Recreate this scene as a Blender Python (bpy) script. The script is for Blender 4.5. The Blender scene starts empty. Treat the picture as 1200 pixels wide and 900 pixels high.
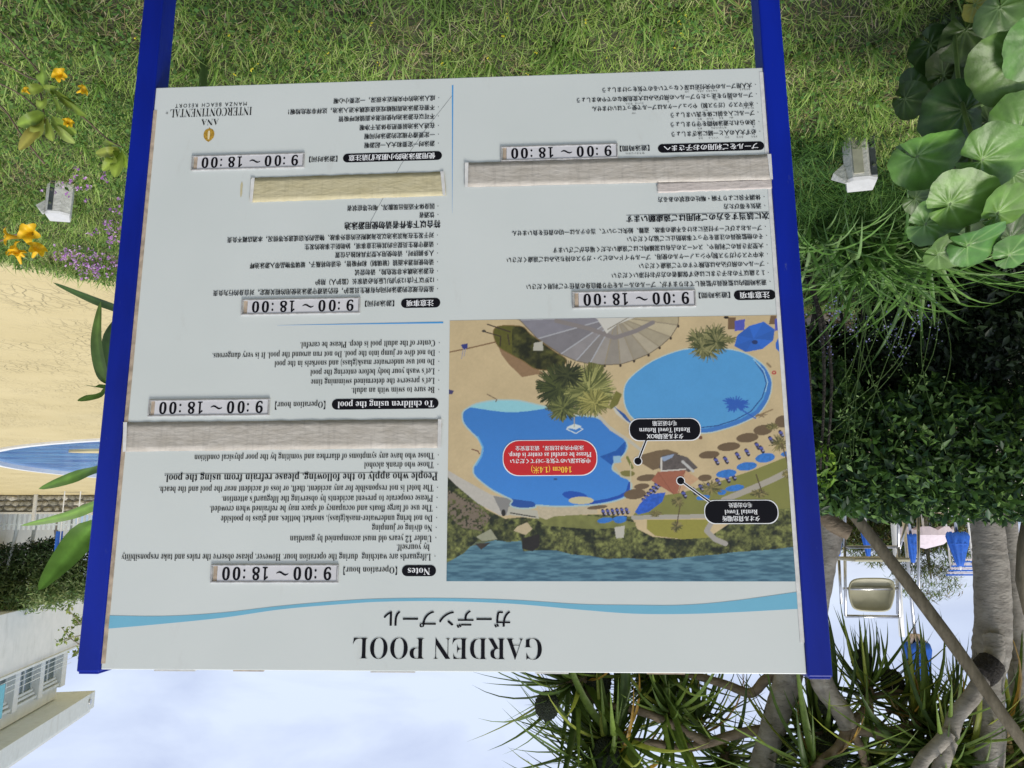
import bpy, bmesh, math, random
import numpy as np
from mathutils import Vector, Matrix
R = math.radians
rng = np.random.default_rng(7); random.seed(7)
S = bpy.context.scene
C = S.collection

# ------------------------------------------------------------------ camera
F = 880.0; PITCH = 0.18882; ROLL = -0.00297; CAMZ = 1.55
YAW = 0.05140; BX, BY, BZ = 0.1142, 1.3387, -0.3152; BW, BH = 1.2, 1.1093
fw = np.array([0, math.cos(PITCH), -math.sin(PITCH)])
up0 = np.array([0, math.sin(PITCH), math.cos(PITCH)]); ri0 = np.array([1., 0, 0])
RI = math.cos(ROLL) * ri0 + math.sin(ROLL) * up0
UP = -math.sin(ROLL) * ri0 + math.cos(ROLL) * up0
CAM = np.array([0, 0, CAMZ])
cam = bpy.data.cameras.new('camera'); camo = bpy.data.objects.new('camera', cam); C.objects.link(camo)
m = Matrix.Identity(4)
for i in range(3):
    m[i][0] = -RI[i]; m[i][1] = -UP[i]; m[i][2] = -fw[i]; m[i][3] = CAM[i]   # the phone was held upside down
camo.matrix_world = m
cam.sensor_width = 36; cam.lens = F / 1200 * 36; cam.clip_start = 0.05; cam.clip_end = 9000
S.camera = camo
def ray(px, py):
    x = (600 - px) / F; y = (py - 450) / F
    return fw + x * RI + y * UP
def P(px, py, Y):                 # the point seen at that spot of the photograph, Y metres in front
    d = ray(px, py); return CAM + d * (Y / d[1])
def G(px, py, z=0.0):             # the point on level ground seen there
    d = ray(px, py); return CAM + d * ((z - CAMZ) / d[2])
bR = np.array([math.cos(YAW), math.sin(YAW), 0]); bN = np.array([math.sin(YAW), -math.cos(YAW), 0])
bC = np.array([BX, BY, CAMZ + BZ])
def B(px, py):                    # photograph -> metres on the face of the sign (right, up from its middle)
    d = ray(px, py); t = np.dot(bC - CAM, bN) / np.dot(d, bN); q = CAM + d * t - bC
    return float(np.dot(q, bR)), float(q[2])

# ------------------------------------------------------------------ light
SUN_EL, SUN_AZ = 64, -150           # azimuth from +Y towards +X
w = bpy.data.worlds.new('World'); S.world = w; w.use_nodes = True
nt = w.node_tree; nd = nt.nodes; lk = nt.links; nd.clear()
out = nd.new('ShaderNodeOutputWorld'); mixs = nd.new('ShaderNodeMixShader')
b1 = nd.new('ShaderNodeBackground'); b2 = nd.new('ShaderNodeBackground')
sky = nd.new('ShaderNodeTexSky'); sky.sky_type = 'NISHITA'; sky.sun_disc = False
sky.sun_elevation = R(SUN_EL); sky.sun_rotation = R(SUN_AZ); sky.dust_density = 1.5
b1.inputs[1].default_value = 0.10; lk.new(sky.outputs[0], b1.inputs[0])
tc = nd.new('ShaderNodeTexCoord'); mp = nd.new('ShaderNodeMapping'); mp.inputs['Scale'].default_value = (1, 1, 2.6)
n1 = nd.new('ShaderNodeTexNoise'); n1.inputs['Scale'].default_value = 4.6; n1.inputs['Detail'].default_value = 7; n1.inputs['Roughness'].default_value = .52
n1.inputs['Distortion'].default_value = .35
lk.new(tc.outputs['Generated'], mp.inputs[0]); lk.new(mp.outputs[0], n1.inputs['Vector'])
cr = nd.new('ShaderNodeValToRGB'); e = cr.color_ramp.elements
e[0].position = .34; e[0].color = (.44, .49, .665, 1); e[1].position = .64; e[1].color = (.62, .68, .82, 1)
lk.new(n1.outputs[0], cr.inputs[0]); lk.new(cr.outputs[0], b2.inputs[0]); b2.inputs[1].default_value = .81
mixs.inputs[0].default_value = .82
lk.new(b1.outputs[0], mixs.inputs[1]); lk.new(b2.outputs[0], mixs.inputs[2]); lk.new(mixs.outputs[0], out.inputs[0])
sl = bpy.data.lights.new('sun', 'SUN'); sl.energy = 2.0; sl.angle = R(18); sl.color = (1, .95, .86)
so = bpy.data.objects.new('sun', sl); C.objects.link(so)
sd = Vector((math.sin(R(SUN_AZ)) * math.cos(R(SUN_EL)), math.cos(R(SUN_AZ)) * math.cos(R(SUN_EL)), math.sin(R(SUN_EL))))
so.rotation_euler = sd.to_track_quat('Z', 'Y').to_euler()
S.view_settings.view_transform = 'Standard'; S.view_settings.look = 'None'; S.view_settings.exposure = 0.75; S.view_settings.gamma = 1
S.cycles.max_bounces = 6; S.cycles.transparent_max_bounces = 8
try: S.cycles.use_denoising = True
except Exception: pass

# ------------------------------------------------------------------ materials
def lin(c):
    c = np.asarray(c, float) / 255.
    return np.where(c <= .04045, c / 12.92, ((c + .055) / 1.055) ** 2.4)
def mat(name, col, rough=.6, noise=0, nscale=20, bump=0, bscale=None, metal=0, attr=False, trans=0, spec=.5, col2=None, stretch=None, coat=0, detail=5):
    M = bpy.data.materials.new(name); M.use_nodes = True; t = M.node_tree; N = t.nodes; L = t.links
    p = N['Principled BSDF']; p.inputs['Roughness'].default_value = rough; p.inputs['Metallic'].default_value = metal
    p.inputs['Specular IOR Level'].default_value = spec; p.inputs['Coat Weight'].default_value = coat
    tcn = N.new('ShaderNodeTexCoord'); vec = tcn.outputs['Object']
    if stretch:
        q = N.new('ShaderNodeMapping'); q.inputs['Scale'].default_value = stretch; L.new(vec, q.inputs[0]); vec = q.outputs[0]
    src = None
    if attr:
        a = N.new('ShaderNodeAttribute'); a.attribute_name = 'Col'; src = a.outputs['Color']
    if noise or col2:
        n = N.new('ShaderNodeTexNoise'); n.inputs['Scale'].default_value = nscale; n.inputs['Detail'].default_value = detail; L.new(vec, n.inputs['Vector'])
        r = N.new('ShaderNodeMapRange'); r.inputs[1].default_value = .3; r.inputs[2].default_value = .7; L.new(n.outputs[0], r.inputs[0])
        mx = N.new('ShaderNodeMix'); mx.data_type = 'RGBA'; L.new(r.outputs[0], mx.inputs[0])
        if attr:
            r.inputs[3].default_value = 1 - noise; r.inputs[4].default_value = 1 + noise
            mx.blend_type = 'MULTIPLY'; mx.inputs[0].default_value = 1; L.remove(mx.inputs[0].links[0])
            L.new(src, mx.inputs[6]); L.new(r.outputs[0], mx.inputs[7])
        else:
            c = np.array(col[:3]); c2 = np.array(col2[:3]) if col2 is not None else c * (1 + noise)
            c1 = c if col2 is not None else c * (1 - noise)
            mx.inputs[6].default_value = (*c1, 1); mx.inputs[7].default_value = (*c2, 1)
        src = mx.outputs[2]
    if src is not None: L.new(src, p.inputs['Base Color'])
    else: p.inputs['Base Color'].default_value = (*col[:3], 1)
    if bump:
        n = N.new('ShaderNodeTexNoise'); n.inputs['Scale'].default_value = bscale or nscale; n.inputs['Detail'].default_value = 6; L.new(vec, n.inputs['Vector'])
        bb = N.new('ShaderNodeBump'); bb.inputs['Strength'].default_value = 1; bb.inputs['Distance'].default_value = bump
        L.new(n.outputs[0], bb.inputs['Height']); L.new(bb.outputs[0], p.inputs['Normal'])
    if trans:
        tr = N.new('ShaderNodeBsdfTranslucent'); ms = N.new('ShaderNodeMixShader'); ms.inputs[0].default_value = trans
        if src is not None: L.new(src, tr.inputs[0])
        else: tr.inputs[0].default_value = (*col[:3], 1)
        L.new(p.outputs[0], ms.inputs[1]); L.new(tr.outputs[0], ms.inputs[2]); L.new(ms.outputs[0], N['Material Output'].inputs[0])
    return M
M = {}
M['leaf'] = mat('leaf', (0, 0, 0), .45, noise=.22, nscale=30, attr=True, trans=.32, spec=.35)
M['grass'] = mat('grass', (0, 0, 0), .55, attr=True, trans=.35, spec=.25)
M['print'] = mat('printed_colours', (0, 0, 0), .35, attr=True, spec=.4)
M['board'] = mat('sign_face', (.595, .63, .60), .30, nscale=3.5, col2=(.64, .67, .64), spec=.5, bump=.00006, bscale=60)
M['ink'] = mat('ink', (.006, .006, .009), .5, spec=.12)
M['ink_white'] = mat('ink_white', (.8, .8, .8), .4)
M['ink_yellow'] = mat('ink_yellow', lin((250, 205, 70)), .4)
M['ink_red'] = mat('ink_red', lin((196, 32, 40)), .35)
M['ink_gold'] = mat('ink_gold', lin((176, 138, 52)), .35, noise=.35, nscale=300)
M['cyan'] = mat('wave_blue', lin((112, 176, 200)), .35, noise=.04, nscale=8)
M['midblue'] = mat('rule_blue', lin((60, 150, 215)), .35)
M['blue'] = mat('blue_paint', (.002, .014, .25), .38, noise=.30, nscale=9, spec=.25, bump=.0004, bscale=90, stretch=(1, 1, .25))
M['steel'] = mat('steel', (.5, .5, .5), .28, noise=.15, nscale=30, metal=.9)
M['plate'] = mat('plate_frame', (.46, .45, .44), .4, noise=.25, nscale=120, metal=.3)
M['card'] = mat('plate_card', (.62, .61, .62), .35, noise=.06, nscale=25)
M['caulk'] = mat('aged_caulk', (.42, .33, .24), .8, noise=.35, nscale=60)
def tape_mat(name, c1, c2, c3):
    m_ = mat(name, c1, .5, nscale=26, col2=c2, bump=.0012, bscale=60, stretch=(1, 1, 2.5), spec=.4)
    t = m_.node_tree; N = t.nodes; L = t.links; p = N['Principled BSDF']; src = p.inputs['Base Color'].links[0].from_socket
    q = N.new('ShaderNodeMapping'); q.inputs['Scale'].default_value = (1, 1, .12); tcn = [n for n in N if n.type == 'TEX_COORD'][0]
    L.new(tcn.outputs['Object'], q.inputs[0]); n = N.new('ShaderNodeTexNoise'); n.inputs['Scale'].default_value = 170; n.inputs['Detail'].default_value = 3; L.new(q.outputs[0], n.inputs[0])
    r = N.new('ShaderNodeMapRange'); r.inputs[1].default_value = .5; r.inputs[2].default_value = .75; r.inputs[4].default_value = .5; L.new(n.outputs[0], r.inputs[0])
    mx = N.new('ShaderNodeMix'); mx.data_type = 'RGBA'; L.new(r.outputs[0], mx.inputs[0]); L.new(src, mx.inputs[6]); mx.inputs[7].default_value = (*c3, 1)
    L.new(mx.outputs[2], p.inputs['Base Color']); return m_
M['tape'] = tape_mat('beige_tape', (.42, .38, .32), (.52, .48, .42), (.33, .30, .26))
M['tape_pink'] = tape_mat('pinkish_tape', (.52, .46, .42), (.58, .52, .47), (.45, .40, .37))
M['tape_yellow'] = tape_mat('yellowed_tape', (.50, .44, .26), (.56, .50, .32), (.42, .37, .23))
M['tape_edge'] = mat('peeled_edge', (.66, .65, .62), .5, noise=.12, nscale=80)
M['bark'] = mat('bark', (.20, .18, .15), .85, nscale=9, col2=(.36, .33, .28), bump=.006, bscale=30, stretch=(1, 1, 2.2))
M['bark_warm'] = mat('bark_warm', (.15, .11, .07), .85, nscale=12, col2=(.27, .21, .14), bump=.01, bscale=26, stretch=(1, 1, 2))
M['wood_old'] = mat('old_pole_wood', (.075, .062, .036), .85, nscale=14, col2=(.15, .128, .085), bump=.008, bscale=22, stretch=(2, 2, .6))
M['fibre'] = mat('dark_fibre', (.03, .025, .02), .9, noise=.4, nscale=40, bump=.02, bscale=60)
M['soil'] = mat('soil', (.035, .038, .016), .95, nscale=7, col2=(.085, .085, .038), bump=.02, bscale=30)
M['white'] = mat('white_paint', (.70, .70, .68), .45, noise=.06, nscale=12)
M['stone'] = mat('pale_stone', (.46, .45, .41), .8, nscale=30, col2=(.62, .61, .56), bump=.003, bscale=90)
M['lamp_top'] = mat('lamp_glass', (.47, .47, .45), .3, noise=.05, nscale=60)
M['dark_metal'] = mat('dark_metal', (.07, .08, .085), .45, noise=.2, nscale=50, metal=.3)
M['render'] = mat('painted_render', (.66, .69, .66), .75, nscale=1.5, col2=(.74, .76, .73), bump=.01, bscale=12)
M['render2'] = mat('painted_trim', (.62, .67, .66), .6, noise=.05, nscale=3)
M['glass'] = mat('window_glass', (.10, .14, .14), .12, noise=.3, nscale=1.2, spec=.6)
M['blind'] = mat('curtain', (.5, .5, .46), .8, noise=.1, nscale=5)
M['cloth_blue'] = mat('blue_canvas', (.012, .10, .46), .7, noise=.2, nscale=8)
M['cloth_white'] = mat('white_canvas', (.58, .50, .52), .8, noise=.08, nscale=8)
M['fruit'] = mat('fruit', (.02, .027, .014), .8, noise=.4, nscale=40)
M['seat'] = mat('seat_plastic', (.36, .34, .23), .5, noise=.1, nscale=6)
M['turq'] = mat('turquoise_cloth', (.15, .45, .55), .7, noise=.1, nscale=5)
# pool water, deck
def wear(m_, col, sc, lo, hi, stretch):          # scratches and weathered spots in a paint
    t = m_.node_tree; N = t.nodes; L = t.links; p = N['Principled BSDF']; src = p.inputs['Base Color'].links[0].from_socket; tcn = [n for n in N if n.type == 'TEX_COORD'][0]
    q = N.new('ShaderNodeMapping'); q.inputs['Scale'].default_value = stretch; L.new(tcn.outputs['Object'], q.inputs[0]); n = N.new('ShaderNodeTexNoise'); n.inputs['Scale'].default_value = sc; n.inputs['Detail'].default_value = 8; n.inputs['Roughness'].default_value = .7; L.new(q.outputs[0], n.inputs[0])
    r = N.new('ShaderNodeMapRange'); r.inputs[1].default_value = lo; r.inputs[2].default_value = hi; L.new(n.outputs[0], r.inputs[0])
    mx = N.new('ShaderNodeMix'); mx.data_type = 'RGBA'; L.new(r.outputs[0], mx.inputs[0]); L.new(src, mx.inputs[6]); mx.inputs[7].default_value = (*col, 1); L.new(mx.outputs[2], p.inputs['Base Color'])
wear(M['blue'], (.05, .07, .26), 60, .66, .74, (1, 1, .3))
wear(M['board'], (.50, .50, .46), 9, .60, .85, (1, 1, .35)); wear(M['board'], (.30, .29, .26), 90, .74, .78, (1, 1, 1))
wear(M['deck'] if 'deck' in M else M['soil'], (.05, .05, .03), 3, .9, 1.0, (1, 1, 1))
for k_ in ('render', 'render2'): wear(M[k_], (.42, .43, .39), 1.2, .55, .9, (1, 1, .3))
wear(M['bark'], (.10, .085, .065), 14, .56, .72, (1, 1, 2.5)); wear(M['bark'], (.42, .41, .37), 7, .60, .75, (1, 1, 1))
def deck_mat():
    m_ = mat('yellow_deck', (.46, .375, .185), .85, nscale=.9, col2=(.52, .43, .225))
    t = m_.node_tree; N = t.nodes; L = t.links; p = N['Principled BSDF']; tcn = [n for n in N if n.type == 'TEX_COORD'][0]
    q = N.new('ShaderNodeMapping'); q.inputs['Scale'].default_value = (1.6, 1, 1); L.new(tcn.outputs['Object'], q.inputs[0])
    nz = N.new('ShaderNodeTexNoise'); nz.inputs['Scale'].default_value = 3; L.new(q.outputs[0], nz.inputs[0])
    ad = N.new('ShaderNodeMix'); ad.data_type = 'RGBA'; ad.inputs[0].default_value = .35; L.new(q.outputs[0], ad.inputs[6]); L.new(nz.outputs['Color'], ad.inputs[7])
    v = N.new('ShaderNodeTexVoronoi'); v.feature = 'DISTANCE_TO_EDGE'; v.inputs['Scale'].default_value = 8.5; L.new(ad.outputs[2], v.inputs['Vector'])
    r = N.new('ShaderNodeMapRange'); r.inputs[1].default_value = 0; r.inputs[2].default_value = .08; L.new(v.outputs['Distance'], r.inputs[0])
    n2 = N.new('ShaderNodeTexNoise'); n2.inputs['Scale'].default_value = 1.3; n2.inputs['Detail'].default_value = 4; L.new(tcn.outputs['Object'], n2.inputs[0])
    r2 = N.new('ShaderNodeMapRange'); r2.inputs[1].default_value = .42; r2.inputs[2].default_value = .62; L.new(n2.outputs[0], r2.inputs[0])
    mm = N.new('ShaderNodeMath'); mm.operation = 'MAXIMUM'; L.new(r.outputs[0], mm.inputs[0]); L.new(r2.outputs[0], mm.inputs[1])
    n3 = N.new('ShaderNodeTexNoise'); n3.inputs['Scale'].default_value = 8; n3.inputs['Detail'].default_value = 6; n3.inputs['Distortion'].default_value = 1.5; L.new(q.outputs[0], n3.inputs[0])
    sm = N.new('ShaderNodeMath'); sm.operation = 'ADD'; L.new(mm.outputs[0], sm.inputs[0]); L.new(n3.outputs[0], sm.inputs[1])
    bb = N.new('ShaderNodeBump'); bb.inputs['Distance'].default_value = .010; L.new(sm.outputs[0], bb.inputs['Height']); L.new(bb.outputs[0], p.inputs['Normal'])
    return m_
M['deck'] = deck_mat()
def water_mat(name, c1, c2, sc, bump):
    m_ = mat(name, c1, .18, nscale=sc, col2=c2, bump=bump, bscale=sc * 1.6, stretch=(.35, 1, 1), spec=.18); return m_
M['pool'] = water_mat('pool_water', (.015, .095, .31), (.10, .28, .50), 1.6, .05)
M['sea'] = water_mat('sea_water', (.03, .11, .16), (.05, .16, .22), .3, .1)

# ------------------------------------------------------------------ object helpers
def link(o, parent=None):
    C.objects.link(o)
    if parent is not None: o.parent = parent
    return o
def tag(o, label=None, cat=None, group=None, kind=None):
    if label: o['label'] = label
    if cat: o['category'] = cat
    if group: o['group'] = group
    if kind: o['kind'] = kind
    return o
def empty(name, loc, label, cat, group=None, rz=0):
    o = bpy.data.objects.new(name, None); o.location = Vector(loc); o.rotation_euler = (0, 0, rz); o.empty_display_size = .1
    link(o); return tag(o, label, cat, group)
def mk(name, V, Fc, material, parent=None, col=None, smooth=False, kind=None, local=True):
    """mesh from arrays; V in the parent's own space"""
    me = bpy.data.meshes.new(name); V = np.asarray(V, np.float32).reshape(-1, 3)
    if isinstance(Fc, np.ndarray):
        n = Fc.shape[1]; me.vertices.add(len(V)); me.vertices.foreach_set('co', V.ravel())
        me.loops.add(Fc.size); me.loops.foreach_set('vertex_index', Fc.astype(np.int32).ravel())
        me.polygons.add(len(Fc)); me.polygons.foreach_set('loop_start', np.arange(0, Fc.size, n, dtype=np.int32))
        me.update(calc_edges=True)
    else:
        me.from_pydata(V.tolist(), [], [tuple(f) for f in Fc]); me.update()
    if col is not None:
        a = me.color_attributes.new('Col', 'FLOAT_COLOR', 'POINT')
        cc = np.ones((len(V), 4), np.float32); cc[:, :3] = col; a.data.foreach_set('color', cc.ravel())
    if smooth: me.polygons.foreach_set('use_smooth', np.ones(len(me.polygons), bool))
    me.materials.append(material)
    o = bpy.data.objects.new(name, me); link(o, parent)
    if kind: o['kind'] = kind
    return o
class MB:
    def __init__(s): s.v = []; s.f = []
    def box(s, c, d, bev=0, rot=None):
        x, y, z = [k / 2 for k in d]; n = len(s.v)
        pts = [(-x, -y, -z), (x, -y, -z), (x, y, -z), (-x, y, -z), (-x, -y, z), (x, -y, z), (x, y, z), (-x, y, z)]
        for p in pts:
            q = Vector(p)
            if rot: q = rot @ q
            s.v.append(tuple(q + Vector(c)))
        s.f += [tuple(n + k for k in f) for f in ((0, 3, 2, 1), (4, 5, 6, 7), (0, 1, 5, 4), (1, 2, 6, 5), (2, 3, 7, 6), (3, 0, 4, 7))]
        return s
    def tube(s, pts, r, seg=10, jit=0, cap=True):
        pts = [Vector(p) for p in pts]; rr = r if hasattr(r, '__len__') else [r] * len(pts); n0 = len(s.v)
        t0 = (pts[1] - pts[0]).normalized(); u = t0.orthogonal().normalized()
        for i, p in enumerate(pts):
            t = (pts[min(i + 1, len(pts) - 1)] - pts[max(i - 1, 0)]).normalized()
            u = (u - t * u.dot(t)).normalized(); v = t.cross(u)
            for k in range(seg):
                a = 2 * math.pi * k / seg; q = rr[i] * (1 + random.uniform(-jit, jit))
                s.v.append(tuple(p + (u * math.cos(a) + v * math.sin(a)) * q))
        for i in range(len(pts) - 1):
            for k in range(seg):
                a = n0 + i * seg + k; b = n0 + i * seg + (k + 1) % seg
                s.f.append((a, b, b + seg, a + seg))
        if cap:
            s.f.append(tuple(range(n0 + seg - 1, n0 - 1, -1))); s.f.append(tuple(range(n0 + (len(pts) - 1) * seg, n0 + len(pts) * seg)))
        return s
    def build(s, name, material, parent=None, smooth=False, bevel=0, kind=None):
        o = mk(name, s.v, s.f, material, parent, smooth=False, kind=kind)
        if smooth:
            for p in o.data.polygons: p.use_smooth = len(p.vertices) == 4
        if bevel:
            b = o.modifiers.new('b', 'BEVEL'); b.width = bevel; b.segments = 2; b.limit_method = 'ANGLE'
        return o
def catmull(pts, n=6, closed=False):
    pts = [np.asarray(p, float) for p in pts]; o = []; N = len(pts)
    for i in range(N if closed else N - 1):
        if closed: a, b, c, d = [pts[(i + k) % N] for k in (-1, 0, 1, 2)]
        else: a, b, c, d = pts[max(i - 1, 0)], pts[i], pts[i + 1], pts[min(i + 2, N - 1)]
        for k in range(n):
            t = k / n; o.append(.5 * ((2 * b) + (c - a) * t + (2 * a - 5 * b + 4 * c - d) * t * t + (3 * b - a - 3 * c + d) * t ** 3))
    if not closed: o.append(pts[-1])
    return o
def copy_to(o, parent=None, **kw):
    c = o.copy(); C.objects.link(c); c.parent = parent; return c
def vnoise(x, y, sc, seed=0, octv=3):
    """smooth value noise, vectorised"""
    r = np.zeros(np.broadcast(x, y).shape); amp = 1; tot = 0
    for k in range(octv):
        g = np.random.default_rng(seed * 17 + k).random((64, 64)); X = x * sc * 2 ** k; Y = y * sc * 2 ** k
        xi = np.floor(X).astype(int); yi = np.floor(Y).astype(int); fx = X - xi; fy = Y - yi; fx = fx * fx * (3 - 2 * fx); fy = fy * fy * (3 - 2 * fy)
        a = g[xi % 64, yi % 64]; b = g[(xi + 1) % 64, yi % 64]; c = g[xi % 64, (yi + 1) % 64]; d = g[(xi + 1) % 64, (yi + 1) % 64]
        r += amp * ((a * (1 - fx) + b * fx) * (1 - fy) + (c * (1 - fx) + d * fx) * fy); tot += amp; amp *= .5
    return r / tot

# vectorised ribbons: base (N,3), azimuth, lean from vertical, length, width, droop
def ribbons(base, az, lean, ln, wd, droop, segs=3, fold=0., twist=None, prof=None):
    N = len(base); t = np.linspace(0, 1, segs + 1)
    h = np.stack([np.cos(az), np.sin(az), np.zeros(N)], 1); side = np.stack([-np.sin(az), np.cos(az), np.zeros(N)], 1)
    if twist is not None:
        side = side * np.cos(twist)[:, None] + h * np.sin(twist)[:, None]
    V = []; pos = base.copy(); dl = ln / segs
    rings = []
    for k in range(segs + 1):
        ang = lean + droop * t[k]
        if prof is None: wk = wd * (1 - t[k] ** 1.8) * (.75 + .25 * min(1, t[k] * 4))
        else: wk = wd * prof[k]
        d = h * np.sin(ang)[:, None] + np.array([0, 0, 1]) * np.cos(ang)[:, None]
        nrm = h * np.cos(ang)[:, None] - np.array([0, 0, 1]) * np.sin(ang)[:, None]
        if fold:
            rings.append(np.stack([pos - side * wk[:, None] / 2 + nrm * (-fold * wk)[:, None] * -1, pos, pos + side * wk[:, None] / 2 + nrm * (-fold * wk)[:, None] * -1], 1))
        else: rings.append(np.stack([pos - side * wk[:, None] / 2, pos + side * wk[:, None] / 2], 1))
        ang2 = lean + droop * (t[k] + .5 / segs)
        pos = pos + (h * np.sin(ang2)[:, None] + np.array([0, 0, 1]) * np.cos(ang2)[:, None]) * dl[:, None]
    c = rings[0].shape[1]; V = np.stack(rings, 1).reshape(N, -1, 3); per = (segs + 1) * c
    Fs = []
    for k in range(segs):
        for j in range(c - 1):
            a = k * c + j; Fs += [(a, a + 1, a + c + 1, a + c)]
    Fs = np.array(Fs)
    Fq = (Fs[None] + (np.arange(N) * per)[:, None, None]).reshape(-1, 4)
    return V.reshape(-1, 3), Fq, per
def colrep(c, per): return np.repeat(c, per, 0)
def pick(n, cols, jit=.2):
    cols = np.array([lin(c) for c in cols]); c = cols[rng.integers(0, len(cols), n)]
    return c * (1 + rng.uniform(-jit, jit, (n, 1)))
# scattered small leaves: centre, random orientation; each a folded diamond of 2 quads
def leaves(cen, size, up=.5, aspect=.45):
    N = len(cen); d = rng.normal(size=(N, 3)); d /= np.linalg.norm(d, axis=1)[:, None]
    n = rng.normal(size=(N, 3)) * (1 - up) + np.array([0, 0, 1]) * up; n -= d * (n * d).sum(1)[:, None]; n /= np.linalg.norm(n, axis=1)[:, None]
    s = np.cross(n, d); L = size[:, None]
    a = cen - d * L * .5; b = cen + d * L * .5; m1 = cen - d * L * .08 + s * L * aspect * .5 + n * L * .1; m2 = cen - d * L * .08 - s * L * aspect * .5 + n * L * .1
    V = np.stack([a, m1, b, m2], 1).reshape(-1, 3); i = np.arange(N)[:, None] * 4
    Fq = np.concatenate([i + [0, 2, 1], i + [0, 3, 2]], 0)
    return V, Fq, 4

# ================================================================== the setting: ground, deck, water
DECK = -0.40
def edge_y(x):                       # where the lawn stops
    e0 = G(0, 298); e1 = G(140, 325)
    k = (e1[1] - e0[1]) / (e1[0] - e0[0]); yr = e0[1] + k * (x - e0[0]) + .05 * np.sin(x * 7) + .03 * np.sin(x * 17 + 1)
    s = np.clip((-x - .2) / 1.0, 0, 1); s = s * s * (3 - 2 * s)
    return yr * (1 - s) + 9.5 * s
def Hh(x, y):
    e = edge_y(x); s = np.clip((y - e) / 1.1, 0, 1); s = s * s * (3 - 2 * s)
    h = .045 * (vnoise(x + 9, y + 9, 1.3, 3) - .5) + .02 * (vnoise(x + 9, y + 9, 6, 4) - .5)
    return h * (1 - s) - .75 * s
gx, gy = np.meshgrid(np.linspace(-9, 9, 181), np.linspace(-6, 11, 171), indexing='ij')
V = np.stack([gx, gy, Hh(gx, gy)], 2).reshape(-1, 3); i = (np.arange(180)[:, None] * 171 + np.arange(170)[None]).ravel()
tag(mk('ground', V, np.stack([i, i + 171, i + 172, i + 1], 1), M['soil'], smooth=True), kind='structure')
def sheet(name, pts, z, material, cuts=0):
    o = mk(name, [(p[0], p[1], z) for p in pts], [tuple(range(len(pts)))], material); o['kind'] = 'structure'; return o
sheet('sea', [(-4000, -4000), (4000, -4000), (4000, 4000), (-4000, 4000)], -9, M['sea'])
# pool outline on the deck
pool = []
for k in range(72):
    a = 2 * math.pi * k / 72; pool.append((5.0 + 11.3 * math.cos(a), 26.0 + 10.3 * math.sin(a)))
ISL = G(98, 531, DECK)
# deck as a slab with the pool cut out (quads from the pool edge out to the rim)
def ring_mesh(inner, outer, z):
    V = [(p[0], p[1], z) for p in inner] + [(p[0], p[1], z) for p in outer]; n = len(inner)
    return V, [(k, n + k, n + (k + 1) % n, (k + 1) % n) for k in range(n)]
def rim(p):                          # project from the pool centre to the deck's rectangle
    c = (5.0, 26.0); d = (p[0] - c[0], p[1] - c[1]); t = 1e9
    for ax, lo, hi in ((0, -60, 60), (1, -30, 125)):
        if abs(d[ax]) > 1e-6:
            q = ((hi if d[ax] > 0 else lo) - c[ax]) / d[ax]
            if q > 0: t = min(t, q)
    return (c[0] + d[0] * t, c[1] + d[1] * t)
outer = [rim(p) for p in pool]
V, Fc = ring_mesh(pool, outer, DECK)
for (cx, cy) in ((60, 125), (-60, 125), (60, -30), (-60, -30)):      # fill the four corners
    js = [k for k in range(72) if True]
    k = min(js, key=lambda k: 1e9 if not (
        (abs(outer[k][0] - cx) < 1e-6) != (abs(outer[(k + 1) % 72][0] - cx) < 1e-6) and (abs(outer[k][1] - cy) < 1e-6 or abs(outer[(k + 1) % 72][1] - cy) < 1e-6)) else 0)
    V.append((cx, cy, DECK)); Fc.append((72 + k, len(V) - 1, 72 + (k + 1) % 72))
tag(mk('pool_deck', V, Fc, M['deck']), kind='structure')
inner = [(5.0 + (p[0] - 5.0) * .984, 26.0 + (p[1] - 26.0) * .984) for p in pool]
V, Fc = ring_mesh(inner, pool, DECK + .05); V2, F2 = ring_mesh(inner, inner, 0)
n = 72
V += [(p[0], p[1], DECK - .3) for p in inner] + [(p[0], p[1], DECK - .01) for p in pool]
Fc += [(k, (k + 1) % n, 2 * n + (k + 1) % n, 2 * n + k) for k in range(n)] + [(n + k, 3 * n + k, 3 * n + (k + 1) % n, n + (k + 1) % n) for k in range(n)]
tag(mk('pool_edge', V, Fc, M['white']), kind='structure')
tag(mk('pool_water', [(p[0], p[1], DECK - .08) for p in pool], [tuple(range(72))], M['pool']), kind='structure')
isl = [(ISL[0] - .9 + 1.3 * math.cos(2 * math.pi * k / 24), ISL[1] + .3 * math.sin(2 * math.pi * k / 24)) for k in range(24)]
o = mk('pool_island', [(p[0], p[1], DECK - .02) for p in isl] + [(p[0], p[1], DECK - .2) for p in isl], [tuple(range(24))] + [(k, 24 + k, 24 + (k + 1) % 24, (k + 1) % 24) for k in range(24)], M['deck'])
tag(o, kind='structure')
# raised terrace on the left with its dark kerb
tb = MB().box((-22, 31, .2), (36, 26, 1.16)); o = tb.build('terrace', mat('pale_terrace', (.56, .50, .38), .85, nscale=.6, col2=(.64, .58, .45), bump=.004, bscale=9)); o['kind'] = 'structure'
o = MB().box((-22, 44.15, .62), (36, .3, .55)).build('terrace_kerb', M['bark_warm']); o['kind'] = 'structure'

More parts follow.
